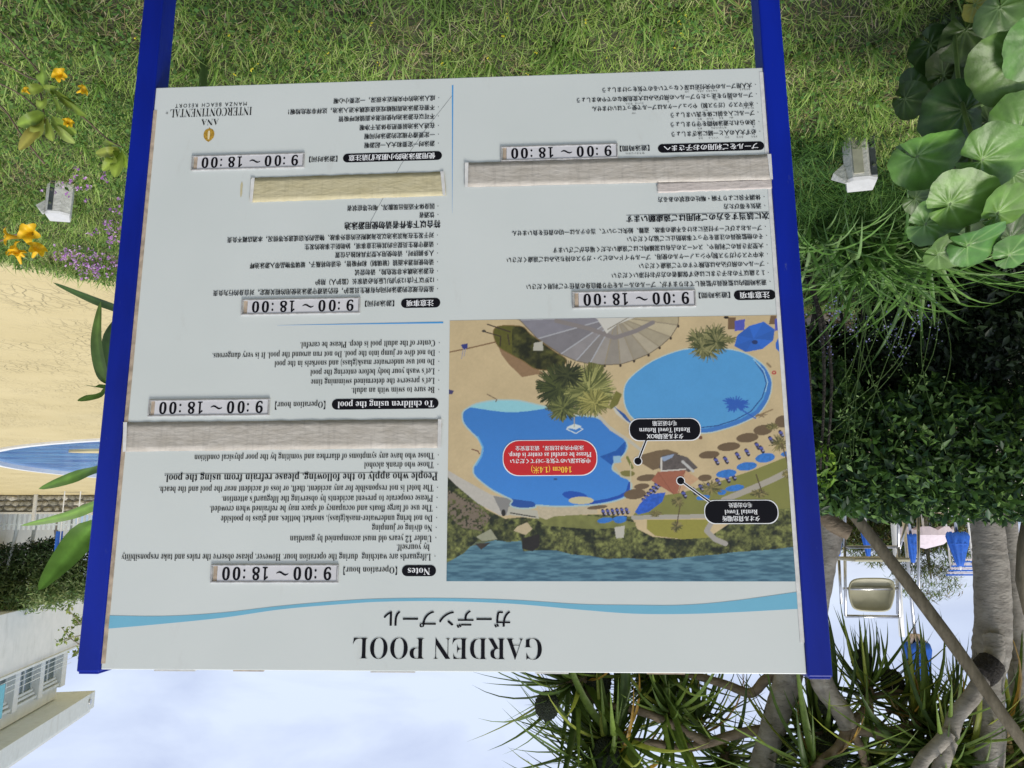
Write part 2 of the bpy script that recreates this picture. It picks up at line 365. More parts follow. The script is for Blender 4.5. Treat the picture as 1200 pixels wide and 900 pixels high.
# ------------------------------------------------------------------ lawn
def scatter(n, x0, x1, y0, y1, fn=None):
    x = rng.uniform(x0, x1, n); y = rng.uniform(y0, y1, n); ok = y < edge_y(x) + .35
    if fn is not None: ok &= fn(x, y)
    x, y = x[ok], y[ok]; return np.stack([x, y, Hh(x, y)], 1)
dry = lambda x, y: (vnoise(x + 5, y + 5, 2.6, 21, 4) * 1.15 - .06 + .17 * np.exp(-((x + .35) ** 2 / .4 + (y - 2.3) ** 2 / .4)) + .15 * np.exp(-((x + 1.05) ** 2 / .15 + (y - 2.2) ** 2 / .3)))
GREENS = [(126, 158, 66), (144, 172, 80), (102, 136, 56), (162, 182, 96), (78, 108, 46), (176, 186, 118)]
b = scatter(250000, -2.6, 3.2, 1.25, 5.3, lambda x, y: rng.random(len(x)) < np.clip(1.25 - (dry(x, y) - .5) * 3.2, .38, 1)); n = len(b)
t_ = vnoise(b[:, 0] + 9, b[:, 1] + 9, 2.2, 8)
ln = rng.uniform(.028, .062, n) * (.6 + .9 * t_); V, Fq, per = ribbons(b, rng.uniform(0, 6.28, n), rng.uniform(.2, 1.15, n), ln, rng.uniform(.0025, .0048, n), rng.uniform(.2, 1.1, n), segs=2)
c = pick(n, GREENS, .22) * (.7 + .6 * vnoise(b[:, 0] + 3, b[:, 1] + 3, 3, 5))[:, None]
tag(mk('lawn_grass', V, Fq, M['grass'], col=colrep(c, per)), 'short green lawn grass covering the ground around the sign', 'grass', kind='stuff')
b = scatter(60000, -2.6, 3.2, 1.25, 4.9, lambda x, y: rng.random(len(x)) < np.clip((dry(x, y) - .52) * 5, .05, 1)); n = len(b); b[:, 2] += rng.uniform(.0, .022, n)
V, Fq, per = ribbons(b, rng.uniform(0, 6.28, n), rng.uniform(.9, 1.6, n), rng.uniform(.025, .06, n), rng.uniform(.0018, .0035, n), rng.uniform(-.3, .5, n), segs=2)
tag(mk('dry_grass', V, Fq, M['grass'], col=colrep(pick(n, [(186, 166, 128), (160, 140, 96), (200, 184, 150), (140, 118, 78)], .2), per)), 'dry straw coloured dead grass matted through the lawn', 'dry grass', kind='stuff')
# coarser weeds: tufts of longer blades
tb_ = scatter(620, -2.4, 3.0, 1.3, 4.6); cen = np.repeat(tb_, 12, 0); n = len(cen); cen = cen + np.column_stack([rng.normal(0, .014, (n, 2)), np.zeros(n)])
V, Fq, per = ribbons(cen, rng.uniform(0, 6.28, n), rng.uniform(.15, .9, n), rng.uniform(.07, .15, n), rng.uniform(.004, .008, n), rng.uniform(.4, 1.3, n), segs=4)
tag(mk('grass_tufts', V, Fq, M['grass'], col=colrep(pick(n, [(120, 152, 66), (98, 132, 52), (146, 170, 92)], .2), per)), 'tufts of longer coarse green blades standing in the lawn', 'weeds', kind='stuff')
# low broad-leaved ground cover at the right of the lawn (left in the photograph)
b = scatter(26000, .35, 3.0, 1.7, 5.0, lambda x, y: rng.random(len(x)) < np.clip((x - .5) * .9, 0, .75) * (vnoise(x + 4, y + 4, 3, 77) > .42)); b[:, 2] += rng.uniform(.01, .06, len(b))
V, Fq, per = leaves(b, rng.uniform(.012, .030, len(b)), .7, .5)
tag(mk('ground_cover', V, Fq, M['grass'], col=colrep(pick(len(b), [(84, 116, 50), (68, 100, 42), (104, 134, 64)], .25), per)), 'low leafy ground cover with small broad green leaves', 'ground cover', kind='stuff')
b = scatter(30000, -2.0, 2.6, 1.3, 4.6, lambda x, y: vnoise(x + 6, y + 6, 2.4, 61, 3) > .56); b[:, 2] += rng.uniform(.012, .04, len(b))
V, Fq, per = leaves(b, rng.uniform(.009, .020, len(b)), .8, .8)
tag(mk('clover', V, Fq, M['grass'], col=colrep(pick(len(b), [(92, 132, 60), (76, 116, 52), (110, 146, 74)], .2), per)), 'patches of small round clover leaves mixed into the lawn', 'clover', kind='stuff')
# shaggy fringe hanging over the lawn edge
x = rng.uniform(.2, 3.4, 5200); b = np.stack([x, edge_y(x) + rng.uniform(-.25, .3, 5200), np.zeros(5200)], 1); b[:, 2] = Hh(b[:, 0], b[:, 1])
V, Fq, per = ribbons(b, rng.uniform(0, 6.28, 5200), rng.uniform(.3, 1.3, 5200), rng.uniform(.06, .15, 5200), rng.uniform(.004, .007, 5200), rng.uniform(.3, 1.2, 5200), segs=3)
tag(mk('edge_grass', V, Fq, M['grass'], col=colrep(pick(5200, GREENS, .25), per)), 'shaggy grass fringe along the edge above the yellow deck', 'grass fringe', kind='stuff')
# curly mondo grass mound round the right-hand ground light and along the bed
cc = [(G(965, 225), .30), (G(1010, 225), .36), (G(1060, 240), .34), (G(1085, 205), .3), (G(940, 175), .22), (G(1040, 260), .4), (G(975, 265), .35)]
pts = []
for c_, r_ in cc:
    q = rng.normal(0, r_ * .6, (620, 2)); pts.append(np.column_stack([c_[0] + q[:, 0], c_[1] + q[:, 1] * .8, np.zeros(620)]))
b = np.concatenate(pts); b[:, 2] = Hh(b[:, 0], b[:, 1]); n = len(b)
V, Fq, per = ribbons(b, rng.uniform(0, 6.28, n), rng.uniform(.1, .8, n), rng.uniform(.13, .24, n), rng.uniform(.0035, .006, n), rng.uniform(1.0, 2.3, n), segs=5)
tag(mk('mondo_grass', V, Fq, M['grass'], col=colrep(pick(n, [(58, 92, 40), (76, 112, 50), (96, 130, 62), (44, 74, 32)], .25), per)), 'curly dark green mondo grass growing around the ground light', 'mondo grass', kind='stuff')
# purple flowers
pf = []
for (px, py, r_, k_) in ((112, 294, 22, 80), (130, 254, 18, 34), (80, 282, 15, 30), (98, 196, 20, 18), (60, 200, 14, 3), (40, 256, 12, 5), (135, 225, 12, 6)):
    for _ in range(k_):
        q = G(px + rng.normal(0, r_ * .6), py + rng.normal(0, r_ * .4)); 
        if q[1] < edge_y(q[0]) + .3: pf.append((q[0], q[1], Hh(q[0], q[1]) + rng.uniform(.05, .11)))
pf = np.repeat(np.array(pf), 4, 0); pf += rng.normal(0, .0045, pf.shape)
V, Fq, per = leaves(pf, rng.uniform(.010, .017, len(pf)), .5, .7)
tag(mk('purple_wildflowers', V, Fq, M['grass'], col=colrep(pick(len(pf), [(190, 140, 196), (170, 110, 180), (214, 176, 216)], .1), per)), 'tiny purple wildflowers scattered in grass beside the blue post', 'wildflowers', kind='stuff')
pw = np.array([G(px, py) for px, py in rng.uniform((150, 0), (880, 78), (26, 2))]); pw[:, 2] += .05
V, Fq, per = leaves(np.repeat(pw, 3, 0) + rng.normal(0, .003, (78, 3)), np.full(78, .008), .6, .8)
tag(mk('yellow_wildflowers', V, Fq, M['grass'], col=colrep(pick(78, [(220, 205, 60)], .1), per)), 'tiny yellow wildflowers dotted through the lawn under the sign', 'wildflowers', kind='stuff')
# dark leaf litter on the planting bed
b = np.column_stack([rng.uniform(-5, -.9, 9000), rng.uniform(3.0, 9, 9000), np.zeros(9000)]); b[:, 2] = Hh(b[:, 0], b[:, 1]) + .01
V, Fq, per = leaves(b, rng.uniform(.03, .08, 9000), .8, .5)
tag(mk('leaf_litter', V, Fq, M['grass'], col=colrep(pick(9000, [(86, 74, 50), (60, 50, 34), (110, 94, 62), (50, 56, 34)], .25), per)), 'brown leaf litter on the dark soil under the trees', 'leaf litter', kind='stuff')

# ================================================================== the sign
sign = empty('information_sign', (BX, BY, 0), 'large white pool rules board between two blue posts', 'sign', rz=YAW)
def W2(a, b_, out_=0.0): return (a, -out_, CAMZ + BZ + b_)      # board metres -> the sign's own space
panel = MB().box((0, .006, CAMZ + BZ), (BW, .012, BH)).build('panel', M['board'], sign, bevel=.0015)
PW = .041
for s in (-1, 1):
    x = s * (BW / 2 + PW / 2 + .0005); top = BH / 2 + .004
    b_ = MB().box((x, .022, (CAMZ + BZ + top) / 2 - .1), (PW, .052, CAMZ + BZ + top + .2)).build('post', M['blue'], sign, bevel=.003)
    MB().box((x, .022, CAMZ + BZ + top + .0015), (PW - .006, .046, .004)).build('post_cap', M['blue'], b_, bevel=.001)
    MB().box((s * (BW / 2 - .0035), .0, CAMZ + BZ + .02 * s), (.007, .0016, BH - .06)).build('caulk_strip', M['caulk'] if s > 0 else M['tape_edge'], panel)
# crossrails on the back
for z in (-.42, .42): MB().box((0, .026, CAMZ + BZ + z), (BW, .026, .04)).build('back_rail', M['dark_metal'], sign, bevel=.002)
for a, b_ in ((-.37, .553), (-.18, .5535), (.09, .5535), (.34, .553), (.47, .5535)):
    MB().box(W2(a, b_ + .0022, -.004), (.05 + .04 * random.random(), .007, .0022)).build('chipped_edge', M['caulk'] if a in (-.37, .34) else M['tape_edge'], panel)

# flat shapes on the board
def flat(name, pts, z, material, parent, col=None):
    return mk(name, [W2(a, b_, z) for a, b_ in pts], [tuple(range(len(pts)))], material, parent, col=col)
def strip(name, up_, lo, z, material, parent):
    V = [W2(a, b_, z) for a, b_ in up_] + [W2(a, b_, z) for a, b_ in lo]; n = len(up_)
    return mk(name, V, [(k, k + 1, n + k + 1, n + k) for k in range(n - 1)], material, parent)
def rrect(cx, cy, w_, h_, r_=None, n=8):
    r_ = r_ or h_ / 2; o = []
    for q, (sx, sy) in enumerate(((1, 1), (-1, 1), (-1, -1), (1, -1))):
        for k in range(n + 1):
            a = math.pi / 2 * (q + k / n); o.append((cx + sx * (w_ / 2 - r_) + r_ * math.cos(a), cy + sy * (h_ / 2 - r_) + r_ * math.sin(a)))
    return o
up_px = [(118.5, 721), (190, 722), (260, 718), (330, 710), (400, 704), (450, 701.5), (520, 701), (600, 703), (680, 708), (740, 709), (800, 709), (860, 704), (942, 692.5)]
lo_px = [(117, 737.5), (180, 732), (260, 724), (330, 714), (400, 708), (450, 705), (520, 704.5), (600, 707.5), (680, 714.5), (740, 719), (800, 719.5), (860, 717.5), (943.5, 713)]
strip('printed_wave', [B(*p) for p in catmull(up_px)], [B(*p) for p in catmull(lo_px)], .0004, M['cyan'], sign)
a0 = B(530.5, 100); a1 = B(530, 250)
flat('printed_rule', [(a0[0] - .0013, a0[1]), (a0[0] + .0013, a0[1]), (a1[0] + .0001, a1[1]), (a1[0] - .0001, a1[1])], .0004, M['midblue'], sign)
a0 = B(519.5, 378); a1 = B(325, 380)
flat('printed_rule', [(a0[0], a0[1] + .0015), (a0[0], a0[1] - .0015), (a1[0], a0[1] - .0001), (a1[0], a0[1] + .0001)], .0004, M['midblue'], sign)
# a hairline scratch
sc = [B(530, 112), B(500, 150), B(470, 193), B(433, 262)]
strip('scratch', [(a - .0003, b_) for a, b_ in sc], [(a + .0003, b_) for a, b_ in sc], .0004, M['dark_metal'], panel)

# ---- lettering
def serif(s):
    o = ''
    for ch in s:
        if 'A' <= ch <= 'Z': o += chr(0x1D400 + ord(ch) - 65)
        elif 'a' <= ch <= 'z': o += chr(0x1D41A + ord(ch) - 97)
        elif '0' <= ch <= '9': o += chr(0x1D7CE + ord(ch) - 48)
        else: o += ch
    return o
def text_xy(s, offset=0., res=2, space=1.):
    cu = bpy.data.curves.new('text_source', 'FONT'); cu.body = s; cu.size = 1; cu.offset = offset; cu.resolution_u = res; cu.space_character = space
    o = bpy.data.objects.new('text_source', cu); C.objects.link(o); dg = bpy.context.evaluated_depsgraph_get()
    me = bpy.data.meshes.new_from_object(o.evaluated_get(dg)); bpy.data.objects.remove(o); bpy.data.curves.remove(cu)
    V = np.zeros(len(me.vertices) * 3); me.vertices.foreach_get('co', V); V = V.reshape(-1, 3)
    return me, V
def px_scale(px, py):
    a = B(px, py); b_ = B(px, py - 10); return math.hypot(b_[1] - a[1], b_[0] - a[0]) / 10
def lettering(name, s, p0, p1, em, material, parent, z=.0008, style='jp', mid=None, space=1.):
    """text runs from p0 to p1 (photograph px, mid height of the row); em = type size in px"""
    off = {'jp': 0, 'jpb': 0, 'en': -.004, 'enb': .0, 'sans': 0, 'head': -.011}[style]
    if style in ('en', 'enb', 'head', 'logo'): s = serif(s)
    me, V = text_xy(s, off, 3 if em > 14 else 2, space)
    A0 = B(*p0); A1 = B(*p1); sc_ = px_scale((p0[0] + p1[0]) / 2, (p0[1] + p1[1]) / 2) * em
    x0, x1 = V[:, 0].min(), V[:, 0].max(); sx = (A1[0] - A0[0]) / (x1 - x0); cy = (A0[1] + A1[1]) / 2
    my = mid if mid is not None else {'jp': .37, 'jpb': .37, 'en': .26, 'enb': .27, 'sans': .3, 'head': .33}[style]
    V2 = np.column_stack([A0[0] + (V[:, 0] - x0) * sx, np.full(len(V), -z), CAMZ + BZ + cy + (V[:, 1] - my) * sc_])
    me.vertices.foreach_set('co', V2.astype(np.float32).ravel()); me.name = name; me.materials.clear(); me.materials.append(material)
    if style in ('jp', 'jpb') and em > 3:          # heavier strokes: the outline laid down again a hair to the side
        bm = bmesh.new(); bm.from_mesh(me); d = sc_ * (.018 if style == 'jp' else .032)
        g = bm.verts[:] + bm.edges[:] + bm.faces[:]; r_ = bmesh.ops.duplicate(bm, geom=g)
        for v in bm.verts[:len(V2)]: v.co.x -= d
        for v in [k for k in r_['geom'] if isinstance(k, bmesh.types.BMVert)]: v.co.x += d; v.co.y -= .00012; v.co.z += d * .5
        bm.to_mesh(me); bm.free()
    o = bpy.data.objects.new(name, me); link(o, parent); me.update(); return o
def dot(px, py, parent, r_=.0011):
    a, b_ = B(px, py); return (a, b_, r_)
bullets = []
def row(s, x0, y0, x1, y1, em, style='jp', bullet=True, mid=None):
    lettering('text_line', s, (x0, y0), (x1, y1), em, M['ink'], sign, style=style, mid=mid)
    if bullet: bullets.append(B(x0 + (4.3 if style == 'jp' else 4.8), y0 - .3))
# english column
row('Lifeguards are watching  during the operation hour. However, please observe the rules and take responsibility', 505, 652, 142.5, 653, 11.2, 'en')
row('by yourself.', 503.5, 641, 465, 641.5, 11.2, 'en', False)
row('Under 12 years old must accompanied by guardian', 506, 630.5, 340, 631.5, 11, 'en')
row('No diving or jumping', 506.5, 618.5, 436, 618.5, 11, 'en')
row('Do not bring underwater-mask(glass), snorkel, bottles, and glass to poolside', 507, 607, 259, 608, 11, 'en')
row('The use of large floats and occupancy of space may be refrained when crowded.', 507, 595, 246, 596.5, 11, 'en')
row('Please cooperate to prevent accidents by observing the lifeguard’s attention.', 507.5, 583.5, 260, 585, 11, 'en')
row('The hotel is not responsible for any accident, theft, or loss of accident near the pool and the beach.', 508, 571.5, 186.5, 573.5, 11, 'en')
row('People who apply to the following, please refrain from using the pool.', 513, 558, 193, 560, 12.6, 'enb', False)
a0 = B(513, 563.6); a1 = B(193, 563.6)
a0 = B(513, 553.6); a1 = B(193, 555.4); y_ = (a0[1] + a1[1]) / 2
strip('text_underline', [(a0[0], y_ + .0004), (a1[0], y_ + .0004)], [(a0[0], y_ - .0004), (a1[0], y_ - .0004)], .0007, M['ink'], sign)
row('Those who drank alcohol', 508.5, 544.5, 427, 545, 10.8, 'en')
row('Those who have any symptoms of diarrhea and vomiting by the poor physical condition', 509, 533.5, 228, 536.5, 10.8, 'en')
row('Be sure to swim with an adult.', 509.5, 457, 412, 457, 10.4, 'en')
row('Let’s preserve the determined swimming time', 509.5, 446, 364.5, 447.5, 10.4, 'en')
row('Let’s wash your body before entering the pool', 509.5, 434.8, 364, 436.5, 10.4, 'en')
row('Do not use underwater mask(glass) and snorkels in the pool', 509.5, 424, 322, 426, 10.4, 'en')
row('Do not dive or jump into the pool. Do not run around the pool. It is very dangerous.', 510, 413, 249, 417, 10.4, 'en')
row('Center of the adult pool is deep. Please be careful.', 510, 402, 352, 404, 10.4, 'en')
# chinese column
row('虽然在规定的游泳时间内有救生员监护，但仍请遵守游泳池使用的相关规定。对自身的行为负责', 508.5, 338.8, 250, 344, 7.4)
row('12岁以下(含12岁)的儿童务必请家长（监护人）陪护', 508.5, 328.5, 370, 331, 7.4)
row('在游泳池跳水非常危险，请勿尝试', 508.5, 318, 416, 319.5, 7.4)
row('请勿使用潜水面镜（玻璃制）和呼吸管，也请勿将瓶子、玻璃等物品带入游泳池畔', 508.5, 307.3, 293, 312, 7.4)
row('人多拥挤时，请勿使用大型浮具和独占位置', 508.5, 297, 393, 299, 7.3)
row('请遵守救生员提示的其他注意事项，协助防止事故的发生', 508.5, 286.5, 357, 290, 7.3)
row('对于发生在海滨泳池以及海滩附近的意外事故、物品的失窃或遗失等情况，本酒店概不负责', 508.5, 276, 266.5, 281.5, 7.3)
row('符合以下条件者请勿使用游泳池', 516, 262.5, 404, 265.3, 9.6, 'jpb', False)
row('饮酒者', 509, 252, 491.5, 252.5, 7.3)
row('因身体不适而出现腹泻、呕吐等症状者', 509, 242, 407, 244.5, 7.2)
row('游泳时一定要和大人一起游喔', 509.5, 168.3, 427, 171, 7)
row('一定要遵守规定的游泳时间喔', 509.5, 157.8, 427, 160.5, 7)
row('在进入泳池前要把身体洗干净喔', 509.5, 147.5, 421.5, 150, 7)
row('不可以在游泳池内使用潜水面镜和呼吸管', 509.5, 136.5, 397, 140, 7)
row('不要在游泳池周围嬉戏追逐或跳水进入泳池，这样非常危险喔！', 509.5, 125.8, 338, 132, 6.8)
row('成人泳池的中央附近水很深，一定要小心喔', 510, 115, 391, 119, 6.8)
# japanese column
row('遊泳時間内は監視員が監視しておりますが、プールのルールを守り御自身の責任でご利用ください', 898, 330.3, 617, 337.5, 7.2)
row('１２歳以下のお子さまには必ず保護者の方がお付添いください', 896, 319.8, 717, 323.5, 7.2)
row('プールへの飛び込みは危険ですのでご遠慮ください', 895.5, 309, 749, 312.5, 7.2)
row('水中マスク(ガラス製)やシュノーケルの使用、プールサイドへのビン・ガラスの持ち込みはご遠慮ください', 895, 298, 594, 306, 7.1)
row('大型浮き具のご利用や、スペースの占有は混雑時にはご遠慮いただく場合がございます', 894.5, 287.5, 648, 294.5, 7.1)
row('その他監視員の注意を守って事故防止にご協力ください', 894, 276.5, 735, 281.5, 7.1)
row('プールおよびビーチ付近における不慮の事故、盗難、紛失について、当ホテルは一切の責任を負いません', 892.5, 266, 600, 275, 7)
row('次に該当する方のご利用はご遠慮願います', 901, 252.5, 734, 257.5, 9.2, 'jpb', False)
a0 = B(901, 248.4); a1 = B(734, 252.5); y_ = (a0[1] + a1[1]) / 2
strip('text_underline', [(a0[0], y_ + .0004), (a1[0], y_ + .0004)], [(a0[0], y_ - .0004), (a1[0], y_ - .0004)], .0007, M['ink'], sign)
row('酒気を帯びた方', 892, 241.5, 848, 242.5, 7)
row('体調不良により下痢・嘔吐の症状のある方', 891, 231, 771, 235, 7)
row('必ず大人の人と一緒に泳ぎましょう', 886, 154.3, 787, 158.5, 6.9)
row('決められた遊泳時間を守りましょう', 885, 143, 786, 147.3, 6.9)
row('プールに入る前に体を洗いましょう', 884, 132, 786, 136, 6.9)
row('水中マスク（ガラス製）やシュノーケルはプールで使ってはいけません', 883, 121.5, 694, 129, 6.7)
row('プールの周りを走ったりプールへの飛び込みは大変危険なのでやめましょう', 882, 110.5, 676, 119, 6.7)
row('大人用プールの中央付近は深くなっているので気をつけましょう', 881, 99.5, 706, 107, 6.7)
# readings over the characters
for s, px, py, w_ in (('かなら', 884, 160.4, 7), ('おとな', 867, 161, 8), ('ひと', 852, 161.3, 5), ('いっしょ', 836, 162.2, 11), ('およ', 821, 162.5, 5),
                      ('き', 883, 148.8, 2), ('ゆうえいじかん', 842, 150.2, 18), ('まも', 820, 151, 5),
                      ('はい', 857, 138.3, 4), ('まえ', 845, 138.8, 5), ('からだ', 832, 139.4, 8), ('あら', 820, 140, 5),
                      ('すいちゅう', 877, 126.8, 13), ('せい', 827, 129.5, 5), ('つか', 743, 133, 5),
                      ('まわ', 856, 116.3, 5), ('はし', 838, 117, 5), ('と', 783, 119.5, 2), ('たいへん', 749, 121.5, 10), ('きけん', 737, 121.8, 8),
                      ('おとなよう', 873, 105, 12), ('ちゅうおう', 834, 106.8, 13), ('ふきん', 821, 107.3, 8), ('ふか', 805, 108, 5), ('き', 750, 109.8, 2)):
    lettering('reading_text', s, (px + w_ / 2, py), (px - w_ / 2, py + .1), 2.6, M['ink'], sign)
V = []; Fc = []
for a, b_ in bullets:
    n = len(V); V += [W2(a + .0009 * math.cos(k * math.pi / 3), b_ + .0009 * math.sin(k * math.pi / 3), .0008) for k in range(6)]; Fc.append(tuple(range(n, n + 6)))
mk('bullet_dots', V, Fc, M['ink'], sign, kind='stuff')
# headings on black lozenges
def lozenge(x0, y0, x1, y1, h_, s, em, style, tx0, tx1):
    A0 = B(x0, y0); A1 = B(x1, y1); sc_ = px_scale((x0 + x1) / 2, (y0 + y1) / 2) * h_
    o = flat('heading_lozenge', rrect((A0[0] + A1[0]) / 2, (A0[1] + A1[1]) / 2, A1[0] - A0[0], sc_), .0005, M['ink'], sign)
    lettering('lettering', s, (tx0, y0), (tx1, y1), em, M['ink_white'], o, z=.0009, style=style)
lozenge(511, 668.5, 471, 669, 13, 'Notes', 11.5, 'enb', 504, 478)
lozenge(514, 473, 389, 473.5, 12.5, 'To children using the pool', 11, 'enb', 508.5, 396)
lozenge(516, 354.8, 470, 355.5, 11.2, '注意事项', 8, 'jpb', 508, 476.5)
lozenge(518, 181.8, 402, 186, 10.3, '使用游泳池的小朋友们请注意', 7.6, 'jpb', 510, 409)
lozenge(909, 345.5, 860, 346, 11.5, '注意事項', 8.2, 'jpb', 901.5, 867)
lozenge(895.5, 170.5, 771, 174.5, 10.2, 'プールをご利用のお子さまへ', 7.6, 'jpb', 888, 778)
for s, x0, y0, x1, y1, em, st in (('【Operation hour】', 465.5, 667.5, 402.5, 668, 10.5, 'en'), ('【Operation hour】', 381.5, 473.5, 322.5, 474.5, 10.3, 'en'),
                                  ('【游泳时间】', 462, 355.5, 428, 356.3, 7.4, 'jp'), ('【游泳时间】', 395.5, 186.2, 362.5, 187.2, 7.2, 'jp'),
                                  ('【遊泳時間】', 855.5, 345.5, 819, 346.8, 7.4, 'jp'), ('【遊泳時間】', 761, 173.5, 726.5, 174.5, 7.2, 'jp')):
    lettering('text_line', s, (x0, y0), (x1, y1), em, M['ink'], sign, style=st)
lettering('reading_text', 'ゆうえいじかん', (755, 179.6), (733, 180.4), 2.4, M['ink'], sign)
lettering('heading_text', 'GARDEN POOL', (635, 759.5), (413.5, 760), 36.5, M['ink'], sign, style='head')
lettering('heading_text', 'ガーデンプール', (598, 724.5), (450, 725.5), 22, M['ink'], sign, style='jp', mid=.37)
# hotel mark
logo = lettering('hotel_mark', 'INTERCONTINENTAL', (295.3, 131), (199.5, 132.5), 14, M['ink'], sign, style='head')
lettering('lettering', 'ANA', (256.5, 143), (236, 143.8), 10.5, M['ink'], logo, style='head')
lettering('lettering', 'MANZA BEACH RESORT', (289.3, 122), (205.5, 124), 6.2, M['ink'], logo, style='sans', space=1.35)
lettering('lettering', '®', (197.3, 132.5), (194.5, 132.5), 3.6, M['ink'], logo, style='sans')
a, b_ = B(244.9, 158.5); sp = px_scale(245, 158)
flat('emblem', [(a + sp * x_, b_ + sp * y_) for x_, y_ in ((0, -9.2), (.9, -7.6), (3.6, -6.6), (5.4, -4), (6, -.5), (5.2, 3), (3, 5.8), (0, 8), (-3, 5.8), (-5.2, 3), (-6, -.5), (-5.4, -4), (-3.6, -6.6), (-.9, -7.6))], .0005, M['ink_gold'], logo)
flat('emblem_highlight', [(a + sp * x_, b_ + sp * y_) for x_, y_ in ((-.9, -5), (.9, -5), (1.3, -1), (.8, 5), (-.8, 5), (-1.3, -1))], .0008, mat('emblem_light', lin((224, 208, 168)), .4), logo)

# ---- slots with the hours
def plate(tl, tr, bl, br):
    q = [B(*k) for k in (tl, tr, bl, br)]        # as they look in the photograph: left/right there are right/left on the board
    x1 = (q[0][0] + q[2][0]) / 2; x0 = (q[1][0] + q[3][0]) / 2; y0 = (q[0][1] + q[1][1]) / 2; y1 = (q[2][1] + q[3][1]) / 2   # y1 is higher
    w_, h_ = x1 - x0, abs(y1 - y0); cx, cy = (x0 + x1) / 2, (y0 + y1) / 2; t = .0028
    tp = bpy.data.objects.new('time_plate', None)
    fr = MB().box(W2(cx, cy + h_ / 2 - t / 2, .0016), (w_, .0032, t)).box(W2(cx, cy - h_ / 2 + t / 2, .0016), (w_, .0032, t)) \
        .box(W2(x0 + t / 2, cy, .0016), (t, .0032, h_ - 2 * t)).box(W2(x1 - t / 2, cy, .0016), (t, .0032, h_ - 2 * t)).build('time_plate', M['plate'], sign, bevel=.0006)
    MB().box(W2(cx - w_ * .018, cy, .001), (w_ * .945 - t, .002, h_ - 2 * t)).build('card', M['card'], fr)
    MB().box(W2(x1 - w_ * .022 - t, cy, .0007), (w_ * .03, .0012, h_ - 2 * t)).build('slot_end', M['caulk'], fr)
    gl = [('9', .054, .114), ('0', .203, .262), ('0', .289, .349), ('1', .548, .592), ('8', .613, .673), ('0', .765, .826), ('0', .848, .909)]
    V = []; Fc = []
    for ch, f0, f1 in gl:
        me, v = text_xy(serif(ch), .010, 5); sx = w_ * (f1 - f0) / (v[:, 0].max() - v[:, 0].min()); sy = h_ * .72 / (v[:, 1].max() - v[:, 1].min()); n = len(V)
        for k in v: V.append(W2(x0 + w_ * f0 + (k[0] - v[:, 0].min()) * sx, cy - h_ * .36 + (k[1] - v[:, 1].min()) * sy, .0024))
        Fc += [tuple(n + i for i in p.vertices) for p in me.polygons]; bpy.data.meshes.remove(me)
    for f0 in (.177, .735):
        for dy in (-.17, .20):
            n = len(V); V += [W2(x0 + w_ * f0 + h_ * .062 * math.cos(k * .6283), cy + h_ * dy + h_ * .07 * math.sin(k * .6283), .0024) for k in range(10)]; Fc.append(tuple(range(n, n + 10)))
    tl_ = [(x0 + w_ * (.389 + .094 * k / 14), cy - h_ * .01 + h_ * .075 * math.sin(2 * math.pi * k / 14 * .96 + .2)) for k in range(15)]; n = len(V)
    for k, (a, b_) in enumerate(tl_):
        th = h_ * (.022 + .035 * math.sin(math.pi * k / 14)); V += [W2(a, b_ + th, .0024), W2(a, b_ - th, .0024)]
    Fc += [(n + 2 * k, n + 2 * k + 2, n + 2 * k + 3, n + 2 * k + 1) for k in range(14)]
    mk('lettering', V, Fc, M['ink'], fr)
    bpy.data.objects.remove(tp)
plate((248.3, 662), (397, 660.7), (246.7, 683.3), (396.7, 682.7))
plate((175.7, 469.3), (316.7, 466.7), (173.3, 489), (316, 486.7))
plate((283.3, 351.7), (422.7, 348.3), (283.3, 369.3), (422, 367.7))
plate((225, 182.7), (357.3, 180), (225, 200), (356.7, 197.3))
plate((670.7, 342.7), (815.3, 339.3), (670.7, 362.3), (815, 359))
plate((586.7, 172.5), (724, 168.5), (586.7, 190), (724, 185.3))

# ---- tape over withdrawn lines
def tape(name, tl, tr, br, bl, material, z, ends=True, ni=40):
    q = [np.array(B(*k)) for k in (tl, tr, br, bl)]; V = []; nj = 5
    for i in range(ni + 1):
        for j in range(nj + 1):
            u, v = i / ni, j / nj; p = (q[0] * (1 - u) + q[1] * u) * (1 - v) + (q[3] * (1 - u) + q[2] * u) * v
            e_ = z + .0006 * random.random() + (.0012 * (random.random() + .4) if i in (0, ni) else 0)
            jx = random.uniform(-.0006, .0006); V.append(W2(p[0] + (random.uniform(-.0012, .0012) if i in (0, ni) else 0), p[1] + (jx if j in (0, nj) else 0), e_))
    Fc = [(i * (nj + 1) + j, (i + 1) * (nj + 1) + j, (i + 1) * (nj + 1) + j + 1, i * (nj + 1) + j + 1) for i in range(ni) for j in range(nj)]
    o = mk(name, V, Fc, material, sign, smooth=True); md = o.modifiers.new('s', 'SOLIDIFY'); md.thickness = .0006; md.offset = 0
    if ends:
        for (a, b_, s) in ((q[0], q[3], 1), (q[1], q[2], -1)):
            d = np.array([-.007 * s, 0])       # photo-left end lies at board right
            V = [W2(*(a + d * 0), z + .0022), W2(*(a + d), z + .0016), W2(*(b_ + d * .8), z + .0016), W2(*(b_), z + .0022)]
            mk('peeled_end', V, [(0, 1, 2, 3)], M['tape_edge'], o)
    return o
tape('tape_strip', (145.5, 495), (518, 491.5), (516.5, 525), (145, 529.5), M['tape'], .0009)
tape('tape_strip', (770, 214), (905, 210), (907, 221), (770, 226.5), M['tape_pink'], .0007, False)
tape('tape_strip', (545, 191.5), (903, 181.5), (905.5, 211), (545, 220), M['tape'], .0016)['label'] = 'long beige tape strip over the Japanese text'
tape('tape_strip', (295, 209), (520.5, 201.5), (522.5, 229.5), (293, 237.5), M['tape_yellow'], .0009)['label'] = 'yellowed tape strip over the Chinese text'
